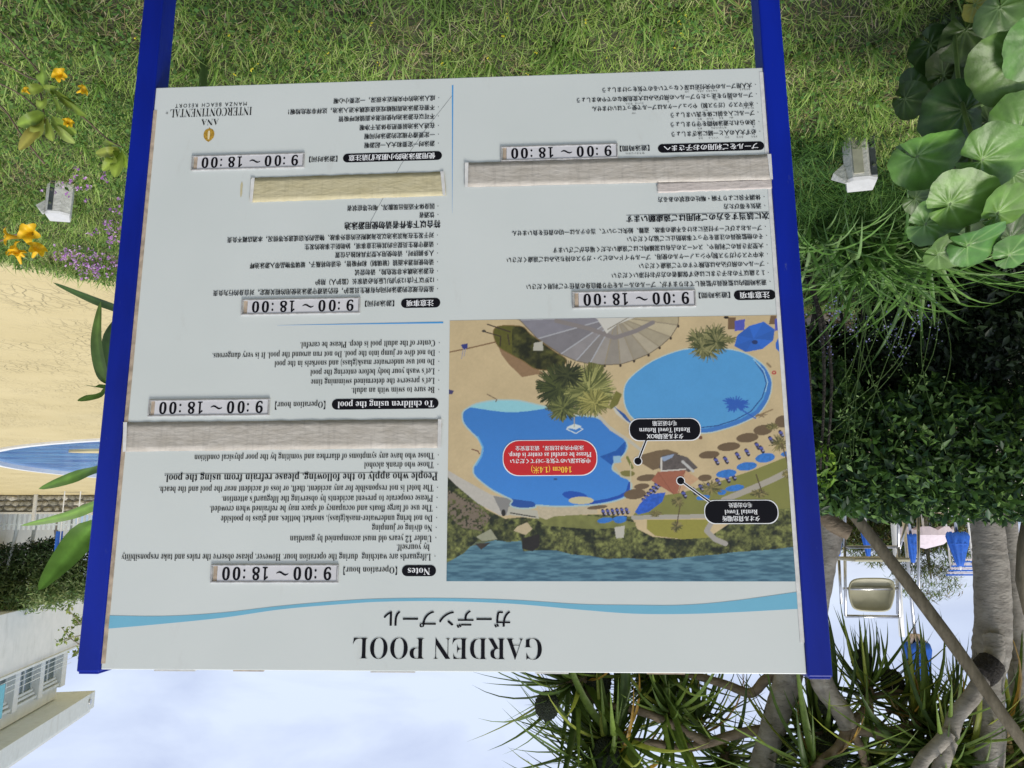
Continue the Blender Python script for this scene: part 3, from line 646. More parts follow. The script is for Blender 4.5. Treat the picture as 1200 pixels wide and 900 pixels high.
a = B(283, 222)
flat('glue_residue', [(a[0] + .0022 * math.cos(k * .5236) * (1 + .3 * math.sin(k * 3)), a[1] + .017 * math.sin(k * .5236)) for k in range(12)], .0005, M['tape_yellow'], sign)

# ---- the aerial photograph printed on the board (flat print: colours on a fine grid)
X0, Y0, SS = 512, 360, 2
PWX, PHX = 440, 332
IH, IW = PHX * SS, PWX * SS
yy, xx = np.mgrid[0:IH, 0:IW]; ppx = X0 + (xx + .5) / SS; ppy = Y0 + (yy + .5) / SS
img = np.zeros((IH, IW, 3)); N1 = vnoise(ppx, ppy, .05, 31, 4); N2 = vnoise(ppx, ppy, .45, 32, 3); N3 = vnoise(ppx, ppy, .16, 33, 4)
def inside(poly):
    poly = np.asarray(poly, float); x, y = ppx, ppy; r = np.zeros(x.shape, bool); n = len(poly)
    for k in range(n):
        x1, y1 = poly[k]; x2, y2 = poly[(k + 1) % n]
        if y1 == y2: continue
        c = ((y1 > y) != (y2 > y)) & (x < (x2 - x1) * (y - y1) / (y2 - y1) + x1); r ^= c
    return r
def fill(mask, c, amp=0., nz=None, c2=None):
    c = lin(c); v = c if c2 is None else None; z = (N2 if nz is None else nz)[mask][:, None]
    if c2 is not None: zz = np.clip((z - .3) / .4, 0, 1); v = c * (1 - zz) + lin(c2) * zz
    img[mask] = v * (1 + amp * (z - .5) * 2)
def dist_line(pts):
    d = np.full(ppx.shape, 1e9)
    for (x1, y1), (x2, y2) in zip(pts[:-1], pts[1:]):
        dx, dy = x2 - x1, y2 - y1; t = np.clip(((ppx - x1) * dx + (ppy - y1) * dy) / (dx * dx + dy * dy + 1e-9), 0, 1); d = np.minimum(d, np.hypot(ppx - x1 - t * dx, ppy - y1 - t * dy))
    return d
def line(pts, w_, c): fill(dist_line(pts) < w_ / 2, c)
def ell(cx, cy, rx, ry, ang=0):
    a = math.radians(ang); x = (ppx - cx) * math.cos(a) + (ppy - cy) * math.sin(a); y = -(ppx - cx) * math.sin(a) + (ppy - cy) * math.cos(a); return (x / rx) ** 2 + (y / ry) ** 2 < 1
fill(np.ones_like(ppx, bool), (206, 184, 142), .10, N1); img *= (1 + .10 * (N2 - .5))[..., None]
shore = [(518, 660), (530, 656), (544, 648), (552, 640), (558, 635), (570, 634), (580, 633), (595, 635), (611, 634), (613, 646), (630, 645), (652, 645), (660, 647), (671, 650), (690, 651), (711, 655), (735, 654), (760, 656), (786, 655), (805, 653), (822, 651), (841, 650), (860, 647), (882, 645.6), (905, 644), (928, 641), (950, 640)]
sea = inside(shore + [(955, 700), (515, 700)])
NW = vnoise(ppx * .35, ppy * 2.2, .22, 35, 4)
fill(sea, (64, 104, 122), .0, NW, (106, 148, 160)); deep = np.clip((ppy - 645) / 35, 0, 1)[..., None]
img = np.where(sea[..., None], img * (1 - .22 * deep * np.array([1, .7, .35])), img)
fill(inside([(515, 560), (515, 665), (530, 656), (544, 648), (552, 640), (580, 633), (590, 620)]), (104, 112, 84))
veg = inside([(515, 547), (523, 552), (545, 573), (570, 597), (592, 608), (612, 606), (635, 609), (655, 604), (700, 603), (740, 605), (747, 620), (765, 629), (800, 632), (830, 630), (848, 618), (870, 603), (905, 598), (950, 592), (955, 640)] + shore[::-1])
fill(veg, (34, 42, 22), .3, N3, (112, 116, 62)); img = np.where((veg & (N2 > .62))[..., None], img * 1.5, img); img = np.where((veg & (N2 < .36))[..., None], img * .5, img)
fill(inside([(521, 572), (540, 582), (560, 592), (575, 606), (565, 622), (540, 618), (522, 600)]) & (N2 > .45), (122, 108, 92), .2)
fill(inside([(606, 617), (618, 612), (624, 620), (616, 627), (602, 622)]), (196, 178, 142), .1)
fill(inside([(558, 629), (575, 620), (583, 632), (565, 634)]), (158, 158, 132), .1)
fill(inside([(612, 631), (632, 626), (632, 640), (624, 646), (612, 643)]), (34, 30, 28), .3); fill(inside([(557, 637), (575, 636), (564, 644)]), (60, 52, 44), .3)
# lawns and paths
lw = inside([(742, 604), (752, 590), (768, 582), (800, 577), (838, 566), (880, 552), (915, 538), (945, 528), (950, 592), (905, 598), (880, 602), (845, 606), (825, 604)])
fill(lw, (134, 134, 70), .12, N1); fill(inside([(758, 609), (832, 609), (826, 624), (832, 630), (800, 632), (768, 628), (758, 620)]), (154, 148, 66), .08)
line([(742, 606.5), (790, 605.5), (828, 605)], 5, (176, 170, 156)); line([(848, 586), (880, 573), (905, 562), (935, 547)], 7, (176, 168, 152)); line([(835, 610), (828, 622), (838, 632), (850, 637)], 6, (172, 166, 156))
fill(inside([(625, 606), (680, 603), (745, 612), (745, 618), (690, 620), (640, 616)]), (126, 128, 70), .3, N3)
# pale wall by the sea
fill(inside([(523, 550), (540, 560), (576, 580), (601, 585), (596, 604), (586, 604), (560, 590), (536, 570), (523, 557)]), (194, 188, 176), .08)
fill(inside([(578, 581), (601, 585), (593, 604), (588, 602)]), (140, 138, 134)); fill(ell(590, 601, 2.5, 4), (40, 38, 36))
fill(inside([(596, 594), (630, 598), (632, 608), (594, 603)]), (190, 186, 168)); line([(598, 601), (628, 606)], 1.3, (50, 48, 44))
fill(inside([(630, 592), (700, 592), (700, 602), (650, 605), (640, 609), (632, 606)]), (198, 184, 154), .12)
# left pool
lp = catmull([(543, 484), (550, 478), (560, 473.5), (580, 470), (605, 470), (625, 474), (645, 479), (665, 487), (697, 489.5), (713, 500), (728, 512), (734, 520), (733, 528), (727, 536), (719, 542), (717, 550), (724, 556), (734, 561), (739.5, 569), (736, 579), (727.5, 584), (716, 587.5), (694, 591), (656, 592.7), (629.5, 591.5), (626, 594), (610.6, 595), (599, 592), (601, 586), (590, 580), (575, 572), (558, 558), (555.5, 549), (560, 541), (566, 531), (565, 522), (561, 514), (552, 505), (544, 495)], 6, True)
line(lp + [lp[0]], 3.4, (176, 200, 196)); LP = inside(lp); fill(LP, (62, 132, 208), .03, N1); img = np.where(LP[..., None], img * (1 + .1 * np.clip((ppy - 530) / 60, -1, 1))[..., None] * (1 + .05 * (N2 - .5))[..., None], img)
fill(LP & ((ppy < 479.5 + 3.5 * np.cos((ppx - 600) / 22)) & (ppx < 662)), (150, 208, 216), .04)
line([(560, 512), (566, 524), (564, 535), (558, 545)], 2, (110, 176, 220)); line([(738, 566), (735, 577), (726, 582), (712, 586), (692, 589.5)], 3.5, (28, 80, 172))
fill(LP & inside([(596, 584), (625, 588), (630, 594), (600, 597)]), (36, 84, 160)); fill(LP & ell(674, 581, 15, 5, 8), (28, 84, 178)); fill(ell(681, 586.5, 14.5, 4.4), (206, 196, 156))
fill(LP & inside([(703, 535), (722, 528), (734, 516), (730, 540), (718, 546)]), (30, 92, 172), .2); fill(inside([(718.5, 534.5), (727, 534), (728, 542), (719, 543)]), (150, 190, 214))
line([(664, 503), (673, 497), (683, 503), (675, 508), (664, 503)], 1, (220, 230, 226)); fill(inside([(663.5, 501), (673, 496.5), (682, 499.5), (675, 503.5)]), (214, 224, 220)); fill(ell(651, 561.5, 2.6, 1), (40, 80, 130))
# between the pools
line([(700, 486), (716, 503), (738, 517), (752, 528)], 3.6, (196, 190, 172)); line([(717, 472), (724, 484), (742, 498), (760, 508)], 4.2, (206, 204, 190))
fill(inside([(719, 476), (732, 485), (742, 498), (733, 492)]), (34, 88, 158), .2)
# right pool
rp = catmull([(731.5, 461), (735, 448), (748, 435), (768, 422), (797, 411), (825, 408), (848, 409), (872, 414), (893, 427), (902.5, 442), (903.5, 455), (899, 470), (888, 485), (870, 495), (850, 502), (827, 507), (800, 505), (770, 500), (745, 492), (734, 478)], 6, True)
line(rp + [rp[0]], 2.6, (190, 206, 196)); RP = inside(rp); fill(RP, (86, 160, 214), .05, N1); img = np.where(RP[..., None], img * (1 + .06 * (N2 - .5))[..., None], img)
fill(RP & (dist_line([(895, 430), (902.5, 442), (903.5, 455), (899, 470), (888, 485), (870, 495), (850, 502), (827, 507), (805, 506)]) < 4.5), (64, 124, 196))
line([(885, 424), (895, 438), (898, 450), (893, 466), (880, 482), (862, 492), (840, 499), (822, 501)], 1.2, (36, 78, 140)); line([(883, 421), (895, 434), (899.5, 448), (897, 459)], 1, (170, 210, 226))
def spiky(cx, cy, r_, n, c, flat_=1., w_=1.6, a0=0, a1=6.283, jit=.4, c2=None, rs=3):
    g = np.random.default_rng(int(cx * 7 + cy)); c, c2 = np.array(c, float), np.array(c2 if c2 is not None else c, float)
    for k in range(n):
        a = g.uniform(a0, a1); L = r_ * g.uniform(1 - jit, 1); x2, y2 = cx + L * math.cos(a), cy + L * math.sin(a) * flat_
        s0 = g.uniform(0, .5) if rs else 0; x1, y1 = cx + (x2 - cx) * s0, cy + (y2 - cy) * s0
        x_0, x_1 = int((min(x1, x2) - 3 - X0) * SS), int((max(x1, x2) + 3 - X0) * SS); y_0, y_1 = int((min(y1, y2) - 3 - Y0) * SS), int((max(y1, y2) + 3 - Y0) * SS)
        x_0, y_0 = max(x_0, 0), max(y_0, 0); sx, sy = ppx[y_0:y_1, x_0:x_1], ppy[y_0:y_1, x_0:x_1]
        if sx.size == 0: continue
        dx, dy = x2 - x1, y2 - y1; t = np.clip(((sx - x1) * dx + (sy - y1) * dy) / (dx * dx + dy * dy), 0, 1); d = np.hypot(sx - x1 - t * dx, sy - y1 - t * dy)
        mk_ = d < w_ / 2 * (1 - .6 * t); u = g.random(); img[y_0:y_1, x_0:x_1][mk_] = lin(c * (1 - u) + c2 * u)
spiky(862, 474, 17, 46, (44, 96, 184), .62, 3.0, rs=0); line([(862, 476), (885, 490)], 1.6, (50, 100, 184)); line([(886, 488), (905, 480)], 1.6, (150, 126, 90))
spiky(893, 487, 10, 16, (140, 118, 88), .3, 1.5)
# umbrella tent
ap = (722, 371); rimp = [(597, 370), (609, 375), (630, 397), (657, 415), (675, 423), (691, 426.5), (708.6, 427.5), (727, 427), (743, 422), (760, 415), (773, 406.5), (786, 395), (794.7, 381), (795, 365)]
for k in range(len(rimp) - 1):
    u = k / 12; c = np.array((128, 126, 136)) * (1 - u) + np.array((192, 178, 144)) * u; fill(inside([ap, rimp[k], rimp[k + 1]]), c * (1.04 if k % 2 else .95), .10, N3)
    line([ap, rimp[k]], 1.4, (178, 178, 180) if k < 6 else (158, 146, 122)); line([rimp[k], rimp[k + 1]], 1, (120, 108, 88))
line([(652, 376), (690, 385), (720, 396), (745, 388), (765, 378)], 5, (140, 132, 128))
fill(inside([(690, 368), (700, 374), (711, 391), (724, 380), (760, 366)]), (212, 208, 196)); line([(712, 386), (740, 370)], 1.2, (150, 142, 126))
for k in range(6, 13): fill(ell(rimp[k][0], rimp[k][1] + 1.4, 1.4, 1.8), (60, 48, 40))
# green island, its shade and the bush
line([(523, 413.5), (550, 408), (580, 401)], 1.6, (134, 106, 76)); fill(inside([(583, 404), (600, 415), (627, 431), (641, 440), (628, 439), (612, 442), (605, 435), (597, 428), (588, 416)]), (150, 120, 88), .1)
gi = catmull([(578, 391), (581, 384), (588, 381.8), (596.5, 381.6), (612.5, 383), (621, 391), (632, 399), (650, 412), (664, 422), (655, 432), (644.5, 434), (627, 432), (613, 423), (600, 416), (584, 406)], 5, True)
fill(inside(gi), (36, 40, 24), .35, N3, (84, 84, 42)); fill(inside(gi) & (ppx < 600), (96, 94, 40), .2); line(gi + [gi[0]], 1, (128, 104, 62))
for p_, q_ in (((571, 380), (598, 389)), ((567, 388.5), (586, 394)), ((595, 392), (597, 404)), ((587, 394), (586, 406))): line([p_, q_], 1.3, (62, 50, 44))
fill(ell(567, 388, 2.4, 1.4), (70, 64, 60)); fill(inside([(540, 404), (548, 402.5), (548, 408), (543, 410)]), (54, 62, 128)); line([(543, 409), (541, 420)], .8, (150, 150, 170)); line([(545.5, 409), (544, 417)], .8, (150, 150, 170))
fill(inside([(625.5, 402), (636, 400), (636.5, 411), (625, 411)]), (188, 184, 168)); fill(inside([(525, 456), (532, 458), (530, 462), (525, 462)]), (70, 66, 110)); line([(571, 462), (582, 468), (581, 471)], 1, (110, 90, 70)); line([(553, 526.5), (560, 528.5), (562, 532)], 1.3, (110, 60, 50)); line([(800, 505), (824, 503)], .1, (0, 0, 0))
fill(inside([(690, 424), (708, 428), (706, 440), (694, 452), (684, 440)]), (110, 108, 60), .2); fill(inside([(630, 470), (640, 490), (660, 500), (700, 500), (690, 480)]), (0, 0, 0)) if False else None
spiky(656, 455, 30, 420, (34, 44, 26), 1.0, 2.2, c2=(84, 92, 48)); spiky(690, 458, 33, 460, (66, 74, 36), 1.0, 2.0, c2=(178, 176, 108)); spiky(660, 478, 22, 160, (40, 50, 30), .8, 2.0, c2=(130, 134, 74)); spiky(697, 472, 22, 180, (90, 92, 44), .8, 1.8, c2=(186, 178, 104)); spiky(665, 440, 22, 120, (32, 40, 24), .8, 2.0, c2=(70, 76, 44))
line([(673, 489), (673, 500)], 1, (180, 170, 140)); fill(inside([(722, 458), (729, 462), (724, 474), (716, 480), (714, 475)]), (120, 118, 58), .2)
for dx_, dy_ in ((0, 0), (-10, 2), (10, -3), (2, 14), (-6, 12), (12, 5)): spiky(828 + dx_, 396 + dy_, 17, 60, (58, 66, 38), .9, 1.9, c2=(160, 154, 104))
spiky(853, 398, 12, 34, (90, 92, 54), .5, 1.8, c2=(150, 144, 96))
# blue umbrellas
oc = [(860.5, 405.6), (874, 412.7), (893.5, 409), (906, 399), (907.7, 386), (895, 377), (878, 382), (864, 393)]
fill(inside([(853, 372), (862, 372), (862, 386), (853, 386)]), (122, 96, 70)); fill(inside([(903, 370), (910, 370), (908, 380), (901, 380)]), (122, 96, 70))
fill(inside([(861, 376), (873, 374), (872, 387), (861, 388)]), (84, 92, 186), .1); fill(inside([(908, 374), (917, 371), (918, 386), (908, 388)]), (84, 92, 186), .1)
for k in range(8): fill(inside([(883, 397), oc[k], oc[(k + 1) % 8]]), np.array((52, 110, 204)) * (.9 + .06 * (k % 3)), .03)
fill(ell(884.5, 401, 3.4, 2.6), (40, 60, 110)); fill(inside([(909, 402), (914, 392), (921, 390), (924, 418), (916, 415), (909, 408)]), (50, 108, 202))
line([(899, 426), (903, 430)], 2.4, (150, 130, 100)); fill(ell(907, 436.7, 2.6, 2.4), (186, 60, 66)); fill(ell(907, 436.7, 1, 1), (206, 184, 142)); fill(ell(851, 372, 3, 1.6), (40, 34, 30)); fill(ell(821, 513, 2.2, 2.2), (120, 78, 56))
# shade and little umbrellas along the lower edge
for x_, y_, a_, b_ in ((875.7, 513, 13, 5.5), (854, 523.5, 13.5, 5), (894, 504, 11, 6), (917, 494, 9, 7), (831, 533, 12, 4.6), (758, 560, 12, 4), (752, 570, 9, 3.4), (744, 579, 13, 6), (700, 594.5, 12, 2.2), (826, 560, 8, 4)): fill(ell(x_, y_, a_, b_, -6), (112, 92, 68), .08)
fill(inside([(748, 534), (770, 528), (782, 526.6), (795, 531), (785, 545), (765, 551), (752, 543)]), (118, 98, 72), .1)
def lounger(x_, y_, s_=1, an=60):
    a = math.radians(an); fill(dist_line([(x_, y_), (x_ + 7 * s_ * math.cos(a), y_ + 7 * s_ * math.sin(a))]) < 2.2 * s_, (38, 34, 50)); fill(ell(x_ + 1, y_ + 1, 2.6 * s_, 1.8 * s_), (88, 96, 170)); fill(ell(x_ + 3.4, y_ + 4, 1.4, 1.2), (150, 150, 190))
for x_, y_ in ((838, 538), (849, 536.5), (863, 531.5), (874, 527.5), (886, 520), (902, 513), (914, 506), (812, 573), (820, 569), (830, 567), (840, 562), (851, 559), (858, 556), (800, 577), (891, 524), (925, 535)): lounger(x_, y_, .9)
for k in range(8): lounger(757 + k * 3.0 - 4, 585 - k * 3.6, .8, 20)
for k in range(6): lounger(706 + k * 5.5, 598 - k * .4, .8, 70)
for x_, y_, a_, b_ in ((851, 555, 12, 4.6), (875, 546.5, 12, 5), (896.6, 536.5, 11.5, 5.5), (861, 572, 11, 3.6), (824, 583, 8, 3), (846, 577, 5, 3), (921, 532, 6, 3), (928, 525, 5, 4), (909, 609.5, .1, .1), (709, 609.7, 9, 3.2), (726, 607.8, 8.5, 3), (712, 628, .1, .1), (727, 610, 7, 3)): fill(ell(x_, y_, a_, b_, -8), (54, 122, 200), .25, N2)
fill(inside([(744, 600), (750, 590), (763, 579), (780, 577), (776, 588), (760, 600), (748, 603)]), (44, 96, 196), .35, N2)
fill(inside([(720, 618), (732, 616), (731, 630), (722, 631)]), (196, 192, 176))
# terracotta roofed kiosk
fill(inside([(772, 548), (776, 534), (790, 531), (806, 536), (818, 548), (808, 553), (776, 553)]), (96, 88, 84), .4, N2); fill(inside([(774, 536), (790, 532), (788, 536), (778, 541)]), (150, 166, 190)); line([(775, 537), (775, 552), (803, 550)], 1.6, (214, 208, 196)); line([(800, 541), (812, 552)], 3, (196, 194, 188))
fill(inside([(763, 563), (771, 553), (803, 551), (797, 566), (794, 578.5), (789, 579)]), (166, 102, 78), .10); fill(inside([(803, 551), (819, 561.5), (795, 578.5), (797, 566)]), (204, 164, 126), .08); line([(771, 553), (789, 579)], .8, (140, 84, 64)); line([(803, 551), (795, 578)], .8, (140, 88, 66))
fill(ell(735, 555, 9, 3.6), (128, 122, 64)); line([(721, 548), (728, 558), (739, 562)], 2.4, (196, 190, 160)); line([(735, 536), (741, 548)], 3, (120, 124, 60)); line([(739, 543), (739, 572)], .8, (206, 196, 160))
for x_, y_, r_, fl in ((794, 588, 9, .8), (833, 572, 15, .7), (913, 520, 13, .9), (793, 617, 8, .9), (890, 578, 12, .5), (925, 555, 10, .8), (768, 602, 8, .6), (905, 500, 8, .6)): spiky(x_, y_, r_, 60, (66, 66, 36), fl, 1.5, c2=(160, 146, 92))
line([(797, 592), (793, 616)], 1.2, (90, 74, 54)); line([(886, 556), (893, 577)], 1.4, (84, 70, 48)); line([(916, 520), (926, 552)], 1.6, (100, 82, 58))
img *= (1 + .05 * (np.random.default_rng(3).random((IH, IW)) - .5))[..., None]
# board corners of the picture
cA = [B(527, 376), B(916.5, 369), B(941.5, 681), B(523.5, 681.5)]
px1 = (cA[0][0] + cA[3][0]) / 2; px0 = (cA[1][0] + cA[2][0]) / 2; pz0 = (cA[0][1] + cA[1][1]) / 2; pz1 = (cA[2][1] + cA[3][1]) / 2
nu, nv = 520, 400; ua, va = np.meshgrid(np.linspace(px0, px1, nu), np.linspace(pz0, pz1, nv), indexing='ij')
P3 = bC[None, None] + ua[..., None] * bR + va[..., None] * np.array([0, 0, 1]); rel = P3 - CAM; dp = rel @ fw
sx = 600 - F * (rel @ RI) / dp; sy = 450 + F * (rel @ UP) / dp
fx = np.clip((sx - X0) * SS - .5, 0, IW - 2); fy = np.clip((sy - Y0) * SS - .5, 0, IH - 2); ix = fx.astype(int); iy = fy.astype(int); tx = (fx - ix)[..., None]; ty = (fy - iy)[..., None]
colr = (img[iy, ix] * (1 - tx) + img[iy, ix + 1] * tx) * (1 - ty) + (img[iy + 1, ix] * (1 - tx) + img[iy + 1, ix + 1] * tx) * ty
colr = colr * .88 + .006; V = np.stack([ua, np.full(ua.shape, -.0004), CAMZ + BZ + va], 2).reshape(-1, 3)
i = (np.arange(nu - 1)[:, None] * nv + np.arange(nv - 1)[None]).ravel()
pic = mk('printed_picture', V, np.stack([i, i + nv, i + nv + 1, i + 1], 1), M['print'], sign, col=colr.reshape(-1, 3)); pic['label'] = 'printed aerial view of two blue pools by the sea'
# call-outs on the picture
def callout(x0, y0, x1, y1, lines_, material, dotp=None, linep=None):
    a0, a1 = B(x0, y0), B(x1, y1); cx, cy, w_, h_ = (a0[0] + a1[0]) / 2, (a0[1] + a1[1]) / 2, abs(a1[0] - a0[0]), abs(a1[1] - a0[1])
    o = flat('callout_border', rrect(cx, cy, w_ + .0028, h_ + .0028, h_ * .46), .0009, M['ink_white'], pic)
    flat('callout_field', rrect(cx, cy, w_, h_, h_ * .46), .0011, material, o)
    if dotp:
        p, q = B(*dotp), B(*linep); d = np.array(q) - np.array(p); d /= np.linalg.norm(d); s = np.array([-d[1], d[0]])
        for hw, z, mm in ((.0026, .0007, M['ink_white']), (.0012, .00095, M['ink'])):
            flat('callout_line', [tuple(np.array(p) + s * hw), tuple(np.array(p) - s * hw), tuple(np.array(q) - s * hw), tuple(np.array(q) + s * hw)], z, mm, o)
        for r_, z, mm in ((.0078, .0008, M['ink_white']), (.0062, .0010, M['ink'])):
            flat('callout_dot', [(p[0] + r_ * math.cos(k * .2618), p[1] + r_ * math.sin(k * .2618)) for k in range(24)], z, mm, o)
    for s, a, b_, y, em, st, mm in lines_: lettering('lettering', s, (a, y), (b_, y + .3), em, mm, o, z=.0014, style=st)
callout(590, 517, 699.5, 556.5, [('140cm (1.4米)', 670, 622.5, 549.6, 9.5, 'enb', M['ink_yellow']), ('中央は深いので気をつけてください', 691.5, 598, 540, 6.3, 'jpb', M['ink_white']),
    ('Please be careful as center is deep.', 693, 596, 532.5, 8.2, 'enb', M['ink_white']), ('泳池中央水比较深，请注意安全', 684, 604, 525, 6, 'jp', M['ink_white'])], M['ink_red'])
callout(737.5, 491.5, 821, 515.5, [('タオル返却BOX', 800.5, 758, 511.2, 7, 'jpb', M['ink_white']), ('Rental Towel Return', 808.5, 749, 503.5, 8, 'enb', M['ink_white']), ('毛巾返还箱', 793, 764.5, 496, 6.4, 'jp', M['ink_white'])], M['ink'], (747.5, 540.5), (757.5, 515))
callout(825.5, 587, 912, 613, [('タオル貸出場所', 890, 846.5, 607.5, 7, 'jpb', M['ink_white']), ('Rental Towel', 887.5, 849, 599.5, 8, 'enb', M['ink_white']), ('毛巾出借处', 881, 853.5, 591.8, 6.4, 'jp', M['ink_white'])], M['ink'], (797.5, 563.5), (834, 590))

# ================================================================== ground lights
def ground_light(name_loc, w_, h_, rz, label, left=False):
    root = empty('ground_light', name_loc, label, 'light', 'ground lights in the grass', rz)
    hexa = [(-.5, -.28), (-.18, -.5), (.3, -.5), (.5, -.3), (.42, .12), (-.42, .12)]
    V = [(x * w_, y * w_, 0) for x, y in hexa] + [(x * w_ * .96, y * w_ * .96, h_ * (1 - .10 * (y < 0))) for x, y in hexa]
    b_ = mk('housing', V, [tuple(range(5, -1, -1))] + [(k, (k + 1) % 6, 6 + (k + 1) % 6, 6 + k) for k in range(6)], M['stone'], root)
    V = [(x * w_ * .97, y * w_ * .97, h_ * (1 - .10 * (y < 0)) + .001) for x, y in hexa] + [(x * w_ * .90, y * w_ * .86, h_ * (1.06 - .10 * (y < 0))) for x, y in hexa]
    mk('lamp_glass', V, [(k, (k + 1) % 6, 6 + (k + 1) % 6, 6 + k) for k in range(6)] + [(6, 7, 8, 9, 10, 11)], M['lamp_top'], root)
    st = MB().box((-.36 * w_ if not left else .2 * w_, -.5 * w_ + (.06 * w_ if not left else 0), h_ * .46), (w_ * .17, .008, h_ * .86)).build('bracket', M['dark_metal'], root, bevel=.001)
    for z in (.3, .7): MB().tube([((-.36 if not left else .2) * w_, -.5 * w_ - .0 + (.05 * w_ if not left else 0), h_ * z), ((-.36 if not left else .2) * w_, -.515 * w_ - .006 + (.05 * w_ if not left else 0), h_ * z)], .006, 8).build('bolt', M['steel'], st)
    MB().box((.1 * w_, -.505 * w_, h_ * .45), (w_ * .30, .006, h_ * .78)).build('inset_panel', mat('inset', (.36, .35, .26), .6, noise=.12, nscale=40), root, bevel=.001) if not left else None
    fl = mk('side_flap', [(.44 * w_, -.40 * w_, h_ * .98), (.50 * w_, -.30 * w_, h_ * .55), (.82 * w_, -.30 * w_, h_ * .72), (.52 * w_, -.36 * w_, h_ * .99), (.50 * w_, .2 * w_, h_ * .55), (.82 * w_, .2 * w_, h_ * .72)], [(0, 1, 2, 3), (1, 4, 5, 2), (3, 2, 5)], M['stone'], root)
    fl.modifiers.new('s', 'SOLIDIFY').thickness = .004
    return root
q = G(1003, 166); ground_light((q[0], q[1], 0), .125, .20, .25, 'white and grey ground light standing near the big round leaves')
q = G(74, 218); ground_light((q[0], q[1], 0), .11, .16, -.2, 'small pale ground light among the purple flowers', True)

# ================================================================== round-leaved plant
rp_root = empty('round_leaf_plant', (-1.35, 1.95, 0), 'clump of big round glossy leaves filling the corner beside the light', 'plant')
rp_mats = [M['leaf']]
def round_leaf(c, r_, nrm, up_dir, shade, name='leaf', seed=0, dry_=False):
    g = np.random.default_rng(seed); na, nr = 54, 7; Cc = np.array(c) - np.array([-1.35, 1.95, 0]); nrm = np.array(nrm, float); nrm /= np.linalg.norm(nrm)
    u = np.array(up_dir, float); u -= nrm * (u @ nrm); u /= np.linalg.norm(u); v = np.cross(nrm, u)
    A = np.linspace(-math.pi + .16, math.pi - .16, na); V = [Cc - u * r_ * .48]; col = []
    ph = g.uniform(0, 6.28, 4); nv = 9; veins = np.linspace(-2.7, 2.7, nv) + g.normal(0, .05, nv)
    base = lin((76 + g.uniform(-6, 9), 114 + g.uniform(-5, 5), 46)) * shade ** 1.3; vein = lin((132, 162, 96)) * shade; cl = [vein]  # shade scales the leaf colour: inner leaves are painted darker, as if shaded
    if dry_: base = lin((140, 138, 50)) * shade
    for k in range(1, nr + 1):
        t = k / nr
        for a in A:
            R_ = r_ * 1.22 * (1 + .10 * math.cos(a) + .05 * math.sin(4 * a + ph[3]) + .035 * abs(math.sin(3.5 * a + ph[0])) + .016 * math.sin(11 * a + ph[1]) + .012 * math.sin(19 * a + ph[2])) * (.50 + .52 * math.cos(a * .5) ** 1.3)
            dv = np.min(np.abs(a - veins)) * t; ridge = math.exp(-(dv / .028) ** 2)
            z = r_ * ((.28 * abs(math.sin(a)) - .20) * t * t + .16 * t * math.sin(2 * a + ph[3]) * t + .05 * ridge * (1 - .6 * t) - .014 * math.cos(nv * a * 1.1 + ph[1]) * t + .03 * math.sin(3 * a + ph[2]) * t * t) + r_ * .22 * max(0, 1 - abs(abs(a) - math.pi) * 2) * (1 - t)
            V.append(Cc - u * r_ * .48 + (u * math.cos(a) + v * math.sin(a)) * R_ * t + nrm * z)
            w_ = ridge * (1 - .6 * t) * .75; blotch = .9 + .25 * vnoise(np.array([V[-1][0] * 14 + 40]), np.array([V[-1][2] * 14 + 40]), 1.0, 51)[0]
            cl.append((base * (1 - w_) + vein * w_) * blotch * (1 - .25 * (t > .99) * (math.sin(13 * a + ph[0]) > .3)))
    Fc = [(0, 1 + k, 2 + k) for k in range(na - 1)] + [(1 + (j - 1) * na + k, 1 + j * na + k, 2 + j * na + k, 2 + (j - 1) * na + k) for j in range(1, nr) for k in range(na - 1)]
    lf = mk(name, V, Fc, M['round_leaf'], rp_root, col=np.array(cl), smooth=True)
    st = Cc - u * r_ * .48; foot = np.array([g.normal(-.25, .12), g.normal(.25, .1), 0]); mid = (st + foot) / 2 + np.array([0, .03, .06])
    MB().tube(catmull([foot, mid, st], 4), [.006] * 9, 6).build('leaf_stalk', M['stalk'], lf, smooth=True)
    return lf
M['round_leaf'] = mat('round_leaf', (0, 0, 0), .40, noise=.28, nscale=26, attr=True, trans=.18, spec=.45, bump=.0012, bscale=60)
M['stalk'] = mat('stalk', (.10, .16, .05), .5, noise=.2, nscale=30)
